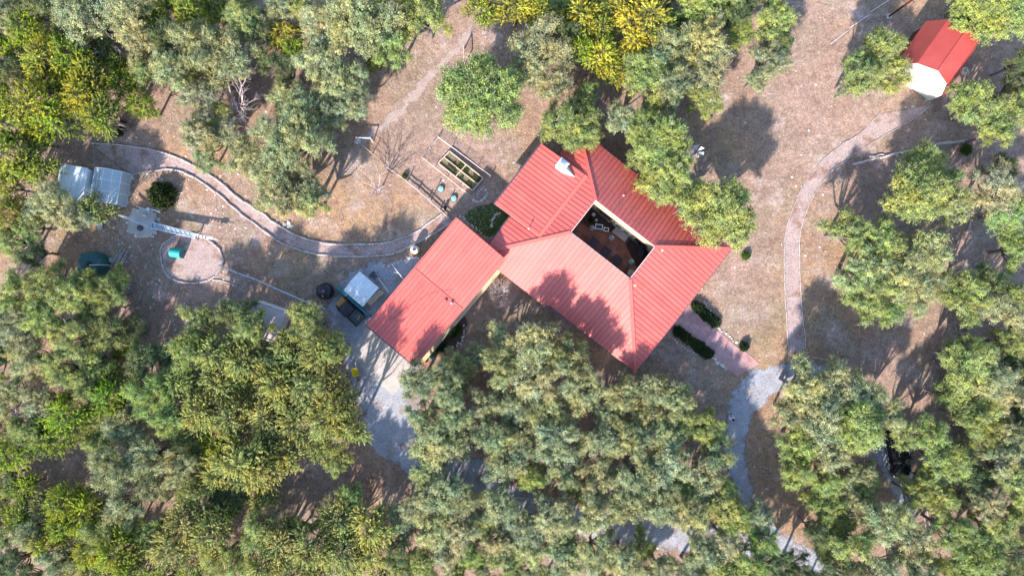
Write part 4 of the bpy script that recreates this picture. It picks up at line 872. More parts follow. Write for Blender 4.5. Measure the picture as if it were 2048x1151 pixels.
for (cx, cz, r) in ((-.01, 1.70, .128),):
    n = 12; vs = []; fs = []
    for i in range(6):
        ph = -.35 + i * (math.pi / 2 + .35) / 5
        for k in range(n):
            a = 2 * math.pi * k / n; rr = r * math.cos(ph) * (1.0 + .1 * math.sin(a * 3)); vs.append((cx + rr * math.cos(a) * 1.05 - (.02 if i < 2 else 0), rr * math.sin(a), cz + r * math.sin(ph)))
    for i in range(5):
        for k in range(n): fs.append((i * n + k, i * n + (k + 1) % n, (i + 1) * n + (k + 1) % n, (i + 1) * n + k))
    mb.add(vs, fs)
mb.build('hair', mat('dark_hair', (.015, .012, .012), (.025, .02, .018), 12, .6), pr, True)
MB(M_).lathe([(.018, -.02), (.022, .0), (.012, .02)], (.145, 0, 1.655), 8).build('nose', SKIN, pr, True)
for s in (-1, 1):
    MB(M_).lathe([(.004, -.012), (.014, 0), (.004, .012)], (.128, s * .036, 1.68), 8).build('eye', DARK, pr, True); MB(M_).lathe([(.006, -.03), (.02, 0), (.006, .03)], (.03, s * .098, 1.665), 8).build('ear', SKIN, pr, True)
    for k in range(5): MB(M_).tube([(.36, s * (.09 + .018 * k), 1.10), (.41, s * (.075 + .018 * k), 1.105), (.43, s * (.06 + .018 * k), 1.085)], [.010, .009, .007], 5).build('finger', SKIN, pr)
MB(M_).box((.127, 0, 1.615), (.01, .05, .008)).build('mouth', RUST, pr)
rc = thing('remote_controller', 'small dark remote controller held by the person', 'controller', M_ @ Vector((.41, 0, 1.1))); MB(M_).box((.42, 0, 1.115), (.11, .17, .035)).build('case', DARK, rc)

#@TREES@
# ------------------------------------------------------------------ trees
def unit(v): return v / (np.linalg.norm(v, axis=-1, keepdims=True) + 1e-9)
def quads(c, ax, nrm, L, Wd):
    """leaf quads: centres c, long axis ax, normals nrm"""
    ax = unit(ax - nrm * np.sum(ax * nrm, -1, keepdims=True)); bx = np.cross(nrm, ax)
    a = ax * L[:, None] / 2; b = bx * Wd[:, None] / 2
    V = np.stack([c - a - b * .4, c + b - a * .1, c + a + b * .2, c - b + a * .1], 1).reshape(-1, 3)
    return V, np.arange(len(V)).reshape(-1, 4)
def np_tube(p, r, n=4):
    """list of polylines -> merged tubes"""
    Vs, Fs, off = [], [], 0
    for pts, rad in zip(p, r):
        pts = np.asarray(pts, float); k = len(pts)
        d = unit(np.gradient(pts, axis=0)); x = unit(np.cross(d, np.array([.13, .07, 1.0])) + 1e-6); y = np.cross(x, d)
        t = np.arange(n) * 2 * np.pi / n
        V = pts[:, None] + (x[:, None] * np.cos(t)[None, :, None] + y[:, None] * np.sin(t)[None, :, None]) * np.asarray(rad)[:, None, None]
        i = np.arange(k - 1)[:, None] * n; j = np.arange(n)[None]; j2 = (j + 1) % n
        F = np.stack([i + j, i + j2, i + n + j2, i + n + j], -1).reshape(-1, 4) + off
        Vs.append(V.reshape(-1, 3)); Fs.append(F); off += k * n
    return np.concatenate(Vs), np.concatenate(Fs)
def make_oak(seed, R=2.5, h=6.2, per=29, leaves=36, dense=False):
    g = np.random.default_rng(seed); lob = []; nl = int(g.integers(15, 21)); hole = g.uniform(0, 6.28); ecc = g.uniform(.78, 1.0)
    if dense: nl, ecc, per = 30, .95, 34
    for i in range(nl):
        a = i * 2.4 + g.uniform(-.6, .6); r = R * .88 * math.sqrt((i + .3) / nl) * g.uniform(.80, 1.15)
        if abs((a - hole + math.pi) % (2 * math.pi) - math.pi) < .45 and r > .4 * R and not dense: continue
        lob.append((r * math.cos(a), r * math.sin(a) * ecc, h * (.82 - .26 * (r / R) ** 2) + g.uniform(-.45, .4), g.uniform(.17, .34) * R))
    C, A, N, Ls, Ws, T = [], [], [], [], [], []; twp, twr = [], []
    for (x, y, z, lr) in lob:
        n = int(per * (lr / (.25 * R)) ** 1.3) + 6; d = unit(g.normal(size=(n, 3)) + np.array([0, 0, .45])); o = np.array([x, y, z])
        out = unit(np.array([x, y, 0.0]) + 1e-3); st = o + d * (lr * g.uniform(.25, .8, n))[:, None] * np.array([1, 1, .7])
        ax = unit(d * .8 + out * .35 + np.array([0, 0, .2]) + g.normal(0, .3, (n, 3))); ln = g.uniform(.28, .75, n); ct = np.clip(g.normal(.47, .25, n), 0, 1)
        t = g.uniform(0, 1, (n, leaves)); p = st[:, None] + ax[:, None] * (ln[:, None] * t)[..., None] + g.normal(0, 1, (n, leaves, 3)) * np.array([.095, .095, .07])
        for k in range(n):
            if g.random() < .38: twp.append([o - np.array([0, 0, lr * .5]), (o + st[k]) / 2 + g.normal(0, .06, 3), st[k] + ax[k] * ln[k] * g.uniform(.7, 1.25)]); twr.append([.032, .022, .010])
        nr = unit(d[:, None] * .9 + np.array([0, 0, .35]) + g.normal(0, .40, (n, leaves, 3)))
        C.append(p.reshape(-1, 3)); N.append(nr.reshape(-1, 3)); A.append((ax[:, None] + g.normal(0, .8, (n, leaves, 3))).reshape(-1, 3))
        Ls.append(g.uniform(.07, .145, n * leaves)); Ws.append(g.uniform(.045, .085, n * leaves))
        T.append(np.clip(ct[:, None] + .30 * (t - .5) + g.normal(0, .15, (n, leaves)), 0, 1).reshape(-1))
    V, F = quads(np.concatenate(C), np.concatenate(A), np.concatenate(N), np.concatenate(Ls), np.concatenate(Ws)); T = np.repeat(np.concatenate(T), 4)
    crown = np_mesh('oak_crown', V, F, {'tint': T}, LEAF)
    lp, lr_ = [], []; fork = np.array([g.uniform(-.2, .2), g.uniform(-.2, .2), h * .30])
    lp.append([[0, 0, -.1], fork * .5 + g.normal(0, .06, 3), fork]); lr_.append([.24, .19, .17])
    for (x, y, z, r) in lob:
        e = np.array([x, y, z]); m1 = fork + (e - fork) * .4 + g.normal(0, .16, 3) + np.array([0, 0, -.15]); lp.append([fork, m1, e]); lr_.append([.12, .08, .04])
    V1, F1 = np_tube(lp, lr_, 6); V2, F2 = np_tube(twp, twr, 3)
    tr = bpy.data.meshes.new('oak_trunk'); nq = len(F1)
    tr = np_mesh('oak_trunk', np.concatenate([V1, V2]), np.concatenate([F1, np.concatenate([F2, ]) + len(V1)]) if True else F1, None, BARK)
    tr.materials.append(TWIG); mi = np.zeros(len(F1) + len(F2), np.int32); mi[nq:] = 1; tr.polygons.foreach_set('material_index', mi)
    return crown, tr
def make_juniper(seed, R=2.3, h=6.4, nl=11, per=46, blades=34):
    g = np.random.default_rng(seed); lob = []
    for i in range(nl):
        a = i * 2.4 + g.uniform(-.5, .5); r = R * .78 * math.sqrt((i + .2) / nl) * g.uniform(.8, 1.15)
        lob.append((r * math.cos(a), r * math.sin(a), h * (.84 - .34 * (r / R)) + g.uniform(-.4, .4), g.uniform(.7, 1.05) * R * .40))
    C, A, N, Ls, Ws, T = [], [], [], [], [], []; twp, twr = [], []
    for (x, y, z, lr) in lob:
        d = unit(g.normal(size=(per, 3)) + np.array([0, 0, .6])); st = np.array([x, y, z]) + d * (lr * g.uniform(.25, .85, per))[:, None] * np.array([1, 1, 1.1])
        out = unit(np.stack([st[:, 0], st[:, 1], np.zeros(per)], -1) + 1e-3)
        ax = unit(d * .7 + out * .45 + np.array([0, 0, .35]) + g.normal(0, .22, (per, 3))); ln = g.uniform(.45, .95, per)
        t = np.linspace(.08, 1, blades)[None] * np.ones((per, 1)); ang = g.uniform(0, 6.28, (per, blades))
        p = st[:, None] + ax[:, None] * (ln[:, None] * t)[..., None] + np.array([0, 0, -.10]) * (t ** 2)[..., None]
        sx = unit(np.cross(ax, np.array([.3, .2, 1.0]))); sy = np.cross(ax, sx)
        rad = .12 * (1.05 - t * .85); side = sx[:, None] * np.cos(ang)[..., None] + sy[:, None] * np.sin(ang)[..., None]
        p = p + side * (rad * g.uniform(.3, 1, (per, blades)))[..., None]
        axs = unit(ax[:, None] * .8 + side * .6 + g.normal(0, .2, (per, blades, 3))); nr = unit(np.cross(axs, g.normal(size=(per, blades, 3))) * .8 + d[:, None] * .8 + np.array([0, 0, .25]))
        C.append(p.reshape(-1, 3)); A.append(axs.reshape(-1, 3)); N.append(nr.reshape(-1, 3)); m_ = per * blades
        Ls.append(g.uniform(.10, .20, m_)); Ws.append(g.uniform(.034, .06, m_))
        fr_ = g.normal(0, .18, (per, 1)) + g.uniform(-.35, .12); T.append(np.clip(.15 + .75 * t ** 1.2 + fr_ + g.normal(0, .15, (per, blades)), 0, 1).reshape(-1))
        for k in range(0, per, 4): twp.append([[x, y, z - lr * .6], (np.array([x, y, z]) + st[k]) / 2, st[k]]); twr.append([.03, .02, .01])
    V, F = quads(np.concatenate(C), np.concatenate(A), np.concatenate(N), np.concatenate(Ls), np.concatenate(Ws)); T = np.repeat(np.concatenate(T), 4)
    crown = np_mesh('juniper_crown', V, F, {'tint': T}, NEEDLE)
    lp, lr_ = [[[0, 0, -.1], [.05, .03, h * .35], [0, 0, h * .78]]], [[.22, .16, .05]]
    for (x, y, z, r) in lob: lp.append([[0, 0, z * .45], [x * .5, y * .5, z * .62], [x, y, z]]); lr_.append([.08, .05, .03])
    V1, F1 = np_tube(lp, lr_, 6); V2, F2 = np_tube(twp, twr, 3)
    tr = np_mesh('juniper_trunk', np.concatenate([V1, V2]), np.concatenate([F1, F2 + len(V1)]), None, BARK)
    return crown, tr
def make_shrub(seed, n=2600, spiky=False):
    g = np.random.default_rng(seed); d = unit(g.normal(size=(n, 3)) + np.array([0, 0, .25])); d[:, 2] = np.abs(d[:, 2]) * 1.0
    bumps = 1 + .16 * np.sin(d[:, 0] * 7 + seed) * np.sin(d[:, 1] * 6 + 2 * seed); p = d * (g.uniform(.55, 1.0, n) * bumps)[:, None]; p[:, 2] = p[:, 2] * .85 + .05
    ax = unit(d + g.normal(0, .5, (n, 3))); nr = unit(np.cross(ax, g.normal(size=(n, 3))) + d * .5)
    V, F = quads(p, ax, nr, g.uniform(.10, .24, n) * (1.5 if spiky else 1), g.uniform(.05, .10, n)); T = np.repeat(np.clip(g.normal(.45, .3, n), 0, 1), 4)
    V1, F1 = np_tube([[[0, 0, -.1], [.03, 0, .25], [0, .02, .5]], [[0, 0, .1], [.2, .1, .35], [.4, .2, .6]], [[0, 0, .1], [-.2, .1, .35], [-.4, -.1, .6]]], [[.06, .05, .02]] * 3, 5)
    return np_mesh('shrub_foliage', V, F, {'tint': T}, SHRUBL), np_mesh('shrub_stem', V1, F1, None, BARK)
def make_bare(seed, h=4.5, R=2.0, levels=4, n0=6, r0=.10, bush=False):
    g = np.random.default_rng(seed); P_, R_ = [], []
    def grow(p, d, L, r, lev):
        m_ = p + d * L * .5 + g.normal(0, L * .06, 3); e = p + d * L + g.normal(0, L * .05, 3); P_.append([p, m_, e]); R_.append([r, r * .8, r * .55])
        if lev == 0: return
        for k in range(g.integers(2, 4)):
            dd = unit(d + g.normal(0, .42, 3) + np.array([0, 0, .12])); grow(p + (e - p) * g.uniform(.5, 1.0), dd, L * g.uniform(.55, .8), r * .5, lev - 1)
    o = np.array([0, 0, -.05])
    if not bush:
        top = np.array([.05, .05, h * .3]); P_.append([o, top * .5, top]); R_.append([r0 * 1.5, r0 * 1.3, r0 * 1.1]); o = top
    for k in range(n0):
        a = k * 2.4 + g.uniform(-.3, .3); d = unit(np.array([math.cos(a) * R, math.sin(a) * R, h * (.75 if bush else .6)]) * np.array([1, 1, g.uniform(.5, 1.3)])); grow(o, d, h * .34, r0, levels)
    V, F = np_tube(P_, R_, 4)
    return np_mesh('bare_branches', V, F, None, BAREM)
OAKS = [make_oak(100 + k) for k in range(9)]
OAKD = [make_oak(150 + k, dense=True) for k in range(3)]
JUNS = [make_juniper(200 + k) for k in range(9)]
SHRUBS = [make_shrub(300 + k) for k in range(3)]

TREE_LIST = """15 40 32 O|55 60 42 B|92 118 46 Y|95 18 40 D|180 42 62 O|258 32 52 O|310 34 30 B|142 108 42 B|180 152 46 Y|286 92 42 O|20 142 36 D|72 215 54 Y|112 235 46 B|168 192 46 Y|205 232 46 Y
246 168 36 B|285 212 32 B|20 250 46 Y|350 140 46 O|402 90 60 O|462 112 56 O|485 40 42 G|398 195 38 O|425 232 44 G|25 312 54 Y|68 332 40 Y|18 375 34 Y|340 75 36 D|380 25 34 Y|45 -5 40 D|140 -5 40 G
555 18 38 O|605 5 34 G|640 42 46 O|695 52 62 O|760 62 58 O|810 25 34 Y|850 40 46 G|640 130 50 O|690 160 44 O|650 185 40 O|700 205 40 O|752 125 24 B|790 98 44 G|600 235 52 O|660 238 40 O|578 192 40 O|545 262 44 O|600 292 56 O|560 345 58 O|625 365 48 O|500 322 52 O|442 272 46 O|565 400 46 O|620 402 40 O|400 262 40 O|520 60 34 D|545 120 34 D|415 318 34 O|745 -5 36 Y
962 22 38 Y|1030 15 40 Y|960 195 82 G|1090 92 62 O|1058 140 46 O|1128 62 36 D|1112 178 44 O|1075 25 36 Y|1160 32 44 Y|1202 62 40 Y|1290 42 54 Y|1245 18 38 Y|1200 112 38 Y|1272 92 34 Y|1162 102 32 B|1225 142 34 Y|1172 188 28 G
1290 142 52 G|1340 102 56 O|1402 82 58 O|1422 152 56 O|1350 172 48 O|1410 200 38 G|1390 18 44 G|1545 38 48 G|1555 82 36 D|1535 125 40 O|1515 155 30 O|1470 25 34 D|1450 -8 40 G
1140 250 56 G|1172 272 30 G|1240 240 36 O|1275 262 40 G|1322 285 58 G|1335 350 54 G|1298 238 36 G|1442 425 66 G|1392 395 36 G|1270 320 26 G
1960 25 56 G|1915 18 36 G|2015 32 50 G|1768 92 42 G|1718 148 42 G|1782 152 44 G|1745 110 40 G|1700 178 24 O|1965 215 52 G|1925 195 38 G|2022 235 50 G|2030 172 38 D|1990 265 36 G|2040 125 30 D
1850 322 38 G|1892 362 32 G|1830 385 54 G|1900 402 40 O|1990 382 48 O|2012 425 46 G|2000 338 30 D|1690 465 38 G|1755 482 44 G|1718 540 46 O|1790 540 52 O|1850 508 46 O|1742 588 46 G|1822 592 46 O|1772 612 38 G|1935 592 50 G|1992 622 50 O|1980 560 36 D|2032 500 38 G|2022 685 40 G|2042 600 40 G|1880 570 36 O
1932 730 54 G|1980 762 54 O|1960 805 42 G|2022 790 46 O|1900 708 32 G|1938 835 36 G|2032 880 42 O|2035 730 36 D|1895 790 30 G
1600 770 52 O|1660 768 50 O|1722 790 50 O|1582 822 36 O|1642 840 56 O|1712 850 54 G|1768 828 42 O|1600 882 46 G|1662 902 46 O|1590 935 40 G|1650 962 38 G|1722 942 32 O|1642 1012 36 G|1854 872 46 G|1888 920 46 G|1826 985 34 G|1882 1000 40 G|1808 868 30 G|1846 955 26 G|2002 930 42 O|2032 965 42 G|1972 1012 38 O|1992 1055 46 G|1772 1042 50 O|1832 1085 46 O|1722 1012 36 O|1702 1085 46 G|1902 1062 42 G|1950 1112 54 G|2032 1122 46 D|1762 1132 46 O|1840 1148 46 O|1892 1135 40 G|1682 1145 42 D
1562 1135 42 D|1598 1150 38 D|1630 1060 30 D
996 674 36 O|958 712 32 O|1002 735 42 O|1062 690 46 O|1130 705 42 O|1072 752 50 O|1142 745 46 O|1172 792 42 O|1100 822 54 O|1030 802 46 O|1248 790 42 O|1300 782 38 O|1352 802 42 O|1375 838 34 G|1288 832 42 O|1222 835 40 O|1190 882 46 O|1120 882 50 O|1050 882 46 O|1260 885 46 O|1332 872 46 O|1342 932 50 O|1412 855 38 G|1432 908 38 O|1412 952 46 O|1270 952 46 O|1200 952 46 O|1125 948 38 O|1010 932 46 O|1060 950 32 G
838 765 42 O|882 765 42 O|902 812 50 O|850 832 42 O|872 882 52 O|922 870 46 O|848 932 42 O|880 982 52 O|830 1005 36 O|922 992 42 O|862 1052 46 O|922 1058 42 O|992 872 46 O|972 805 36 O|1000 1005 46 O|1052 1045 46 O|1112 1035 46 O|1000 1085 36 O|1062 1092 42 O|1180 1022 46 O|1252 1012 46 O|1312 1000 46 O|1382 1022 46 O|1442 1012 46 G|1440 965 34 G|1466 1035 38 G|1452 1082 46 O|1400 1100 40 O|1522 1085 40 G|1490 1132 46 G|1190 1095 46 O|1250 1118 42 O|1132 1122 40 O|1318 1138 40 O|1382 1145 42 O|1440 1145 42 G|930 745 34 O|905 720 24 O
622 648 50 G|575 690 36 J|592 722 46 J|642 702 42 J|562 765 50 J|622 772 48 J|662 768 36 J|686 810 40 J|600 832 54 J|660 832 50 J|702 852 36 J|642 885 38 J|665 700 34 G
472 622 42 D|402 642 42 G|505 655 42 G|432 702 50 J|382 702 46 G|492 722 46 J|442 762 46 J|362 762 42 J|402 822 46 J|472 832 46 J|302 782 46 G|342 832 42 G|535 830 46 J|540 720 34 D
30 582 46 G|92 562 46 G|150 592 46 G|212 585 40 G|92 642 46 G|30 652 46 O|152 682 46 G|212 662 42 G|272 655 34 D|62 722 46 O|132 742 46 G|192 722 42 G|20 792 42 O|82 802 42 O|62 862 42 G|142 832 50 B|105 872 44 B|222 792 42 B|25 905 42 B|252 852 42 O|282 722 40 D|178 775 36 G
232 932 54 O|292 912 46 O|352 932 42 O|302 972 38 O|252 1012 42 O|482 922 54 J|440 945 40 J|525 932 46 J|572 905 42 J|132 1002 38 B|172 1022 42 B|132 1052 36 B|205 1062 38 G|92 1082 32 Y|112 1112 38 O|62 1062 34 O|25 1125 42 D|182 1102 32 Y|242 1102 46 B|302 1062 42 G|272 1135 42 B|382 1042 50 J|425 1062 46 J|345 1092 46 J|442 1115 42 G|522 1062 46 G|562 1085 46 J|530 1130 40 J|622 1095 46 J|682 1032 48 J|742 1052 46 J|685 1100 46 J|742 1102 40 J|640 1140 38 J|590 1145 38 J|390 985 36 G|800 1100 34 D|700 985 30 G
112 402 42 O|152 432 40 O|78 425 36 O|192 418 30 J|60 452 36 G|70 505 34 D|30 485 36 G|232 565 34 G|190 560 30 G|20 430 36 Y"""
SPEC = {'O': ('oak', 'pale grey-green oak', (0.56, 0.575, 0.265)), 'G': ('oak', 'green oak', (0.48, 0.565, 0.14)), 'D': ('oak', 'dark green tree', (0.16, 0.215, 0.06)),
        'J': ('juniper', 'olive juniper', (0.66, 0.67, 0.20)), 'Y': ('juniper', 'golden juniper', (0.66, 0.67, 0.07)), 'B': ('juniper', 'lime green juniper', (0.52, 0.66, 0.04))}
LAND = [('the white metal shed', 145, 362), ('the green water tank', 185, 528), ('the oval mulch ring', 385, 518), ('the black compost bins', 238, 260), ('the pale leafless tree', 490, 200), ('the limestone slab cluster', 617, 52),
        ('the hitching rail', 928, 105), ('the raised garden bed', 922, 342), ('the chimney', 1125, 328), ('the vane post', 1385, 290), ('the courtyard', 1228, 478), ('the red gambrel shed', 1890, 120), ('the long log row', 1840, 300),
        ('the bend of the shed path', 1600, 470), ('the brick walk end', 1495, 740), ('the person on the drive', 1462, 830), ('the parked black car', 1795, 905), ('the bottom roof tip', 1268, 745), ('the round leafless bush', 1003, 590),
        ('the yellow wheelbarrow', 713, 740), ('the lilac flat-roofed shed', 540, 640), ('the bottom left corner', 20, 1130), ('the bottom edge midpoint', 1024, 1150), ('the bottom right corner', 2030, 1130), ('the pipe rail fence', 560, 578), ('the top left corner', 20, 20), ('the red post', 1785, 20),
        ('the middle of the left edge', 10, 700), ('the middle of the right edge', 2040, 600), ('the lower gravel road', 1320, 1065), ('the shaded gravel bend', 955, 945)]
DIRS = ['right', 'lower right', 'below', 'lower left', 'left', 'upper left', 'above', 'upper right']
ORD = ['nearest', 'second', 'third', 'fourth', 'fifth', 'sixth', 'seventh', 'eighth', 'ninth', 'tenth', 'eleventh', 'twelfth', 'thirteenth', 'fourteenth', 'fifteenth', 'sixteenth']
trees = []
for ln in TREE_LIST.split('\n'):
    for e in ln.split('|'):
        x, y, r, k = e.split(); trees.append((float(x), float(y), float(r), k))
# low understory and edge trees that close the forest between the big crowns
FILL = [([(0, 560), (120, 540), (260, 600), (330, 640), (560, 700), (560, 830), (700, 920), (640, 1000), (780, 1010), (800, 1200), (-40, 1200), (-40, 560)], 'GGDJB'),
        ([(800, 1000), (1000, 960), (1480, 930), (1540, 1100), (1500, 1200), (800, 1200)], 'GO'), ([(-40, -40), (500, -40), (620, 120), (420, 330), (330, 150), (120, 290), (-40, 300)], 'DGYB'),
        ([(1640, 930), (1760, 960), (1900, 960), (2090, 640), (2090, 1200), (1640, 1200)], 'GGOD'), ([(1000, -40), (1560, -40), (1500, 60), (1180, 60)], 'DG')]
KEEP = [(490, 205, 80), (715, 745, 60), (130, 945, 75), (610, 960, 70), (1590, 1000, 80), (1800, 930, 70), (1820, 1020, 60), (900, 945, 50), (960, 945, 55), (1330, 1062, 55), (1230, 1060, 30), (1560, 1095, 55), (1480, 960, 55), (1610, 1125, 40), (330, 640, 60), (225, 255, 55), (545, 640, 70), (1060, 1010, 60), (240, 610, 40), (120, 310, 30)]
fr_ = random.Random(3)
for poly_, kinds_ in FILL:
    xs_ = [p[0] for p in poly_]; ys_ = [p[1] for p in poly_]; PP = [(a, b) for a, b in poly_]
    for _ in range(900):
        x, y = fr_.uniform(min(xs_), max(xs_)), fr_.uniform(min(ys_), max(ys_))
        if sd_poly(np.array([x]), np.array([y]), PP)[0] < 0: continue
        if any(math.hypot(x - a, y - b) < c for a, b, c in KEEP): continue
        if not (-25 < x < 2073 and -25 < y < 1176) or any(math.hypot(x - a, y - b) < .98 * r for a, b, r, _k in trees): continue
        trees.append((round(x), round(y), fr_.uniform(28, 40), fr_.choice(kinds_)))
LOWFROM = len(TREE_LIST.replace('|', '\n').split('\n')); LOW = set((t[0], t[1]) for t in trees[LOWFROM:])
trees.sort(key=lambda t: -t[2])
buckets = {}
for i, (x, y, r, k) in enumerate(trees):
    dd, j = min((math.hypot(x - a, y - b), j) for j, (_, a, b) in enumerate(LAND)); _, a, b = LAND[j]
    s = int(round(math.atan2(y - b, x - a) / (math.pi / 4))) % 8; buckets.setdefault((k, j, s), []).append((dd, i))
LABEL = {}
PHR = {'right': 'to the right of', 'left': 'to the left of', 'above': 'above', 'below': 'below', 'lower right': 'to the lower right of', 'lower left': 'to the lower left of', 'upper left': 'to the upper left of', 'upper right': 'to the upper right of'}
for (k, j, s), lst in buckets.items():
    lst.sort()
    for n, (_, i) in enumerate(lst):
        w = '' if len(lst) == 1 else ('nearest ' if n == 0 else ORD[n] + ' nearest ')
        LABEL[i] = w + SPEC[k][1] + ' ' + PHR[DIRS[s]] + ' ' + LAND[j][0]
SHADE = np.random.default_rng(5)
for i, (x, y, r, k) in enumerate(trees):
    fam, desc, col = SPEC[k]; Rm = r * MPP * .97
    h = max(2.2, min(8.8, Rm * 1.6 + 3.1 + random.uniform(-.7, .7)))
    if (820 < x < 1200 and 640 < y < 800) or (630 < x < 720 and 680 < y < 880): h = min(10.0, h * (1.25 if x > 800 else 1.5))
    if (x, y) in LOW: h *= .78
    if 230 < x < 360 and 620 < y < 700: h *= .62
    if x > 1650 and 300 < y < 650: Rm *= 1.14
    if (x, y) in ((930, 745), (905, 720), (958, 712)): h *= .6
    if (400 < x < 520 and 225 < y < 330): h *= .75
    if x in (996, 958) and y in (674, 712): h *= .66
    if k == 'B' and r < 26: h = 2.4
    base = P(x, y, h * .66); base.z = 0
    root = bpy.data.objects.new(fam + '_tree', None); COL.objects.link(root); root.empty_display_size = .3
    root.location = base; root.rotation_euler = (0, 0, random.uniform(0, 6.28))
    crown, trunk = OAKD[i % 3] if (fam == 'oak' and k == 'G' and r >= 54) else (OAKS if fam == 'oak' else JUNS)[(i * 5 + i // 9) % 9]; R0, h0 = (2.5, 6.2) if fam == 'oak' else (2.3, 6.4)
    s_ = Rm / R0; root.scale = (s_ * random.uniform(.92, 1.1), s_ * random.uniform(.92, 1.1), h / h0)
    tag(root, LABEL[i], 'tree', {'O': 'pale grey-green oaks', 'G': 'green oaks', 'D': 'dark green trees', 'J': 'olive junipers', 'Y': 'golden junipers', 'B': 'lime green junipers'}[k])
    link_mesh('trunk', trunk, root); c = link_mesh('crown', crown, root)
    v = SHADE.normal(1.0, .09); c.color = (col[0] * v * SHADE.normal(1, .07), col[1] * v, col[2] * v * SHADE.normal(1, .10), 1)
def shrub(name, px, py, r, h, label, col=(.07, .13, .03), k=0, stretch=1.0, rz=0.0, cat='shrub', group=None):
    root = bpy.data.objects.new(name, None); COL.objects.link(root); root.location = P(px, py); root.rotation_euler = (0, 0, rz); root.scale = (r * stretch, r, h)
    tag(root, label, cat, group); link_mesh('stem', SHRUBS[k][1], root); f = link_mesh('foliage', SHRUBS[k][0], root); f.color = (*col, 1)
    return root
shrub('round_shrub', 329, 393, 1.45, 1.9, 'round dark green shrub standing alone right of the greenhouse', (.055, .085, .02), 0)
shrub('small_bush', 1491, 511, .5, .6, 'small bright green bush in dry grass right of the house corner', (.16, .33, .05), 1)
shrub('garage_shrub', 906, 658, .85, 1.1, 'bigger green shrub in the bed along the garage', (.10, .17, .03), 2)
shrub('garage_shrub', 880, 692, .75, .8, 'lower grey-green shrub in the bed along the garage', (.13, .16, .07), 1)
shrub('walk_bush', 1487, 692, .55, .8, 'single clipped dark bush beside the brick walk end', (.045, .085, .03), 1)
shrub('courtyard_shrub', 1288, 486, .75, 1.5, 'big green shrub growing in the courtyard planter', (.12, .20, .03), 2)
shrub('courtyard_plant', 1182, 440, .35, .6, 'small green plant in the planter under the courtyard window', (.12, .18, .04), 0)
shrub('fence_shrub', 810, 353, .32, .6, 'tiny yellow-green shrub at the wire fence end', (.24, .28, .04), 1)
shrub('understory_shrub', 1930, 300, .6, .8, 'small bright green shrub at the right end of the log row', (.15, .25, .05), 2)
for k in range(22):
    u_, v_ = random.uniform(.08, .92), random.choice((.25, .75)) + random.uniform(-.13, .13); a_ = c4[0].lerp(c4[3], u_); b_ = c4[1].lerp(c4[2], u_); p_ = a_.lerp(b_, v_)
    f = link_mesh('weed', SHRUBS[k % 3][0], rb); f.location = Vector((p_.x, p_.y, .28)) - rb.location; r_ = random.uniform(.14, .30); f.scale = (r_, r_, r_ * .7); f.rotation_euler = (0, 0, k); f.color = (.22, .22, .08, 1) if k % 3 else (.16, .24, .05, 1)
def hedge(px, n, label):
    a, b = P(*px[0]), P(*px[1]); d = b - a; root = bpy.data.objects.new('clipped_hedge', None); COL.objects.link(root); root.location = (a + b) / 2; root.rotation_euler = (0, 0, math.atan2(d.y, d.x)); tag(root, label, 'hedge')
    L = d.length
    for k in range(n):
        x = -L / 2 + L * k / (n - 1); f = link_mesh('foliage', SHRUBS[k % 3][0], root); f.location = (x, random.uniform(-.05, .05), 0); f.rotation_euler = (0, 0, k * 1.3); f.scale = (random.uniform(.52, .72), random.uniform(.5, .68), random.uniform(.68, .92)); cv = random.uniform(.75, 1.35); f.color = (.085 * cv, .13 * cv, .045 * cv, 1)
        s = link_mesh('stem', SHRUBS[k % 3][1], root); s.location = (x, 0, 0); s.scale = (.6, .6, .8)
hedge(((1392, 612), (1428, 643)), 6, 'shorter clipped dark hedge above the brick walkway')
hedge(((1356, 663), (1416, 707)), 9, 'longer clipped dark hedge below the brick walkway')
def bare(name, px, py, seed, h, R, label, levels=4, n0=6, r0=.08, bush=False, cat='tree'):
    root = bpy.data.objects.new(name, None); COL.objects.link(root); root.location = P(px, py); root.rotation_euler = (0, 0, seed * .7)
    tag(root, label, cat); me = make_bare(seed, h, R, levels, n0, r0, bush); link_mesh('branches', me, root)
bare('bare_tree', 494, 228, 1, 6.4, 3.4, 'pale leafless tree amid the oaks at upper left', 4, 12, .075)
bare('bare_tree', 760, 384, 2, 4.8, 2.8, 'thin leafless tree on the open slope left of the garden bed', 4, 10, .045)
bare('bare_bush', 1006, 586, 3, 2.7, 2.4, 'round leafless bush between garage and house', 4, 60, .05, True, 'bush')
bare('bare_tree', 42, 1030, 4, 4.5, 2.4, 'pale leafless tree near the lower left corner', 4, 5, .12)
bare('bare_tree', 60, 820, 5, 5.0, 2.2, 'grey leafless tree in the gap at the left edge', 3, 5, .11)
bare('bare_bush', 545, 1013, 6, 2.2, 1.6, 'pale grey leafless bush among bottom left junipers', 4, 8, .04, True, 'bush')
bare('bare_tree', 275, 115, 7, 4.6, 2.2, 'grey leafless tree in the gap left of the upper oaks', 4, 6, .08)
bare('bare_bush', 1920, 665, 8, 2.6, 1.7, 'sparse pale leafless bush between right-hand oaks', 3, 7, .04, True, 'bush')

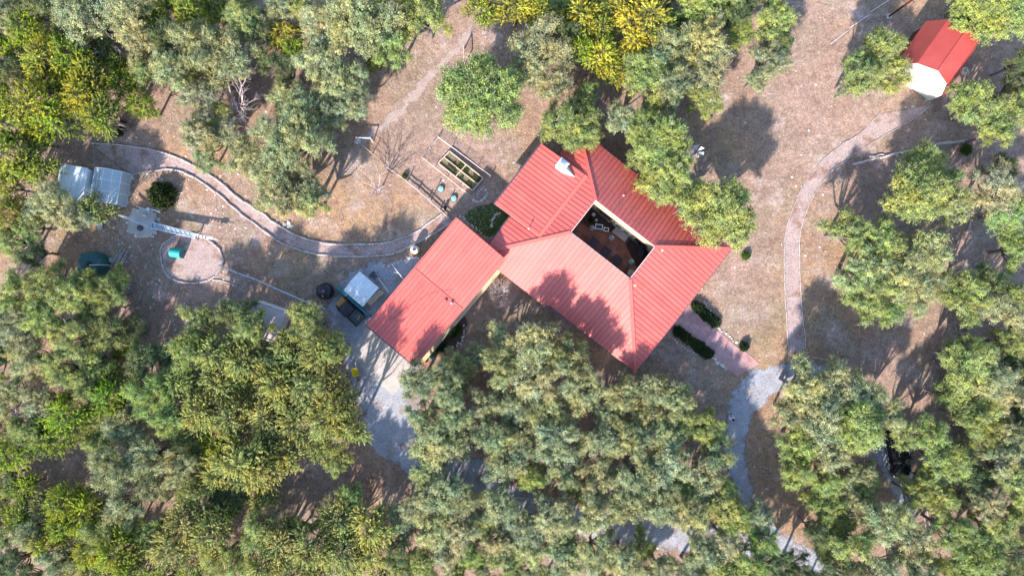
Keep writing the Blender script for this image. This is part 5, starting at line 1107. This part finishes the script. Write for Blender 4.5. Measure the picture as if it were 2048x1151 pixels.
# ------------------------------------------------------------------ dry grass and litter
def scatter():
    g = np.random.default_rng(21); n = 60000
    X = g.uniform(-53, 53, n); Y = g.uniform(-30, 30, n); ok = np.ones(n, bool)
    for f in SHEETS: ok &= f(X, Y) < .1
    U = (X - HC.x) * HU.x + (Y - HC.y) * HU.y; Vv = (X - HC.x) * HV.x + (Y - HC.y) * HV.y
    ok &= ~((U > UN - 1) & (U < US + .2) & (Vv > VN) & (Vv < VS))
    X, Y = X[ok], Y[ok]; n = len(X); b = 5
    a = g.uniform(0, 6.28, (n, b)); L = g.uniform(.06, .17, (n, b)); hh = g.uniform(.03, .11, (n, b))
    cx = X[:, None] + g.normal(0, .05, (n, b)); cy = Y[:, None] + g.normal(0, .05, (n, b)); w = .022
    px, py = -np.sin(a) * w, np.cos(a) * w; z0 = np.full((n, b), .004)
    V = np.stack([np.stack([cx - px, cy - py, z0], -1), np.stack([cx + px, cy + py, z0], -1), np.stack([cx + np.cos(a) * L, cy + np.sin(a) * L, hh], -1)], 2).reshape(-1, 3)
    o = link_mesh('dry_grass', np_mesh('dry_grass', V, np.arange(len(V)).reshape(-1, 3), None, mat('straw', (.55, .40, .29), (.30, .21, .16), .7, .95, lo=.38, hi=.62)))
    tag(o, 'short dry tan grass covering the open ground', 'grass', None, 'stuff')
    n = 9000; X = g.uniform(-50, 50, n); Y = g.uniform(-28, 28, n); dens = .12 + 1.2 * np.exp(-((X + 34) ** 2 / 120 + (Y - 6) ** 2 / 90)); ok = g.random(n) < dens
    for f in SHEETS: ok &= f(X, Y) < .0
    U = (X - HC.x) * HU.x + (Y - HC.y) * HU.y; Vv = (X - HC.x) * HV.x + (Y - HC.y) * HV.y; ok &= ~((U > UN - 2) & (U < US) & (Vv > VN) & (Vv < VS))
    X, Y = X[ok], Y[ok]; n = len(X); r = g.uniform(.03, .10, n) * g.choice([1, 1, 1.6], n); t = np.arange(5) * 2 * np.pi / 5
    ring = np.stack([X[:, None] + r[:, None] * np.cos(t) * g.uniform(.7, 1.2, (n, 5)), Y[:, None] + r[:, None] * np.sin(t) * g.uniform(.7, 1.2, (n, 5)), np.full((n, 5), .0)], -1)
    top = np.stack([X, Y, r * .75], -1)[:, None]; V = np.concatenate([ring, top], 1).reshape(-1, 3); i = np.arange(n)[:, None] * 6
    F = np.concatenate([np.stack([i[:, 0] + k, i[:, 0] + (k + 1) % 5, i[:, 0] + 5], -1) for k in range(5)])
    o = link_mesh('loose_pebbles', np_mesh('loose_pebbles', V, F, None, STONE)); tag(o, 'loose pale limestone pebbles scattered over the soil', 'pebbles', None, 'stuff')
scatter()
def tree_litter():
    g = np.random.default_rng(31); tb = np.array([(P(x, y, 4).x, P(x, y, 4).y, r * MPP) for x, y, r, k in trees]); n = 45000
    i = g.integers(0, len(tb), n); a = g.uniform(0, 6.28, n); rr = tb[i, 2] * 1.5 * np.sqrt(g.uniform(0, 1, n)); X = tb[i, 0] + rr * np.cos(a); Y = tb[i, 1] + rr * np.sin(a)
    ok = np.abs(X) < 54
    U = (X - HC.x) * HU.x + (Y - HC.y) * HU.y; Vv = (X - HC.x) * HV.x + (Y - HC.y) * HV.y; ok &= ~((U > UN - 2) & (U < US) & (Vv > VN) & (Vv < VS))
    c = np.stack([X, Y, g.uniform(.015, .04, n)], -1)[ok]; n = len(c); V, F = quads(c, g.normal(size=(n, 3)), unit(np.array([0, 0, 1.0]) + g.normal(0, .3, (n, 3))), g.uniform(.06, .16, n), g.uniform(.04, .09, n))
    tag(link_mesh('leaf_litter', np_mesh('leaf_litter', V, F, None, mat('litter_leaves', (.38, .22, .13), (.20, .12, .085), 5, .9))), 'brown dry leaf litter on the ground below the trees', 'leaves', None, 'stuff')
    m_ = 700; i = g.integers(0, len(tb), m_); pts, rad = [], []
    for k in range(m_):
        x, y = tb[i[k], 0] + g.normal(0, tb[i[k], 2]), tb[i[k], 1] + g.normal(0, tb[i[k], 2]); a = g.uniform(0, 6.28); L = g.uniform(.3, 1.3); d = np.array([math.cos(a), math.sin(a), 0]) * L; p0 = np.array([x, y, .04])
        pts.append([p0, p0 + d * .5 + g.normal(0, .05, 3) * np.array([1, 1, .2]), p0 + d]); rad.append([.022, .018, .008])
    V, F = np_tube(pts, rad, 4); tag(link_mesh('fallen_twigs', np_mesh('fallen_twigs', V, F, None, TWIG)), 'grey fallen twigs scattered below the trees', 'twigs', None, 'stuff')
tree_litter()
def roof_leaves():
    g = np.random.default_rng(77); pts = []
    for n, (u0, u1, v0, v1) in ((420, (-6, 9, VN + .1, -CVV - .4)), (160, (-3, 8, CVV + 2.5, VS - .1)), (90, (4.2, US - .2, -1.5, 5))):
        for _ in range(n):
            u, v = g.uniform(u0, u1), g.uniform(v0, v1)
            z = CZ - (CZ - EZ) * max((abs(v) - CVV) / ((-VN if v < 0 else VS) - CVV) if abs(v) > CVV else 0, (u - CU) / (US - CU) if u > CU else 0, (-u - CU) / (-UN - CU) if u < -CU else 0)
            pts.append(H(u, v, z + .03))
    for _ in range(260): u, v = g.uniform(.1, GW - .1), 1 + 12.2 * math.sqrt(g.uniform(.1, 1)); pts.append(G(u, v, (4.1 - .65 * v / GM if v < GM else 3.42 - .2 * (v - GM) / (GL - GM)) + .03))
    c = np.array([tuple(p) for p in pts]); n = len(c); V, F = quads(c, g.normal(size=(n, 3)), unit(np.array([0, 0, 1.0]) + g.normal(0, .15, (n, 3))), g.uniform(.05, .13, n), g.uniform(.03, .07, n))
    tag(link_mesh('fallen_leaves', np_mesh('fallen_leaves', V, F, None, mat('dead_leaves', (.30, .17, .09), (.16, .08, .05), 6, .9))), 'dry brown leaves lying on the red roofs', 'leaves', None, 'stuff')
roof_leaves()
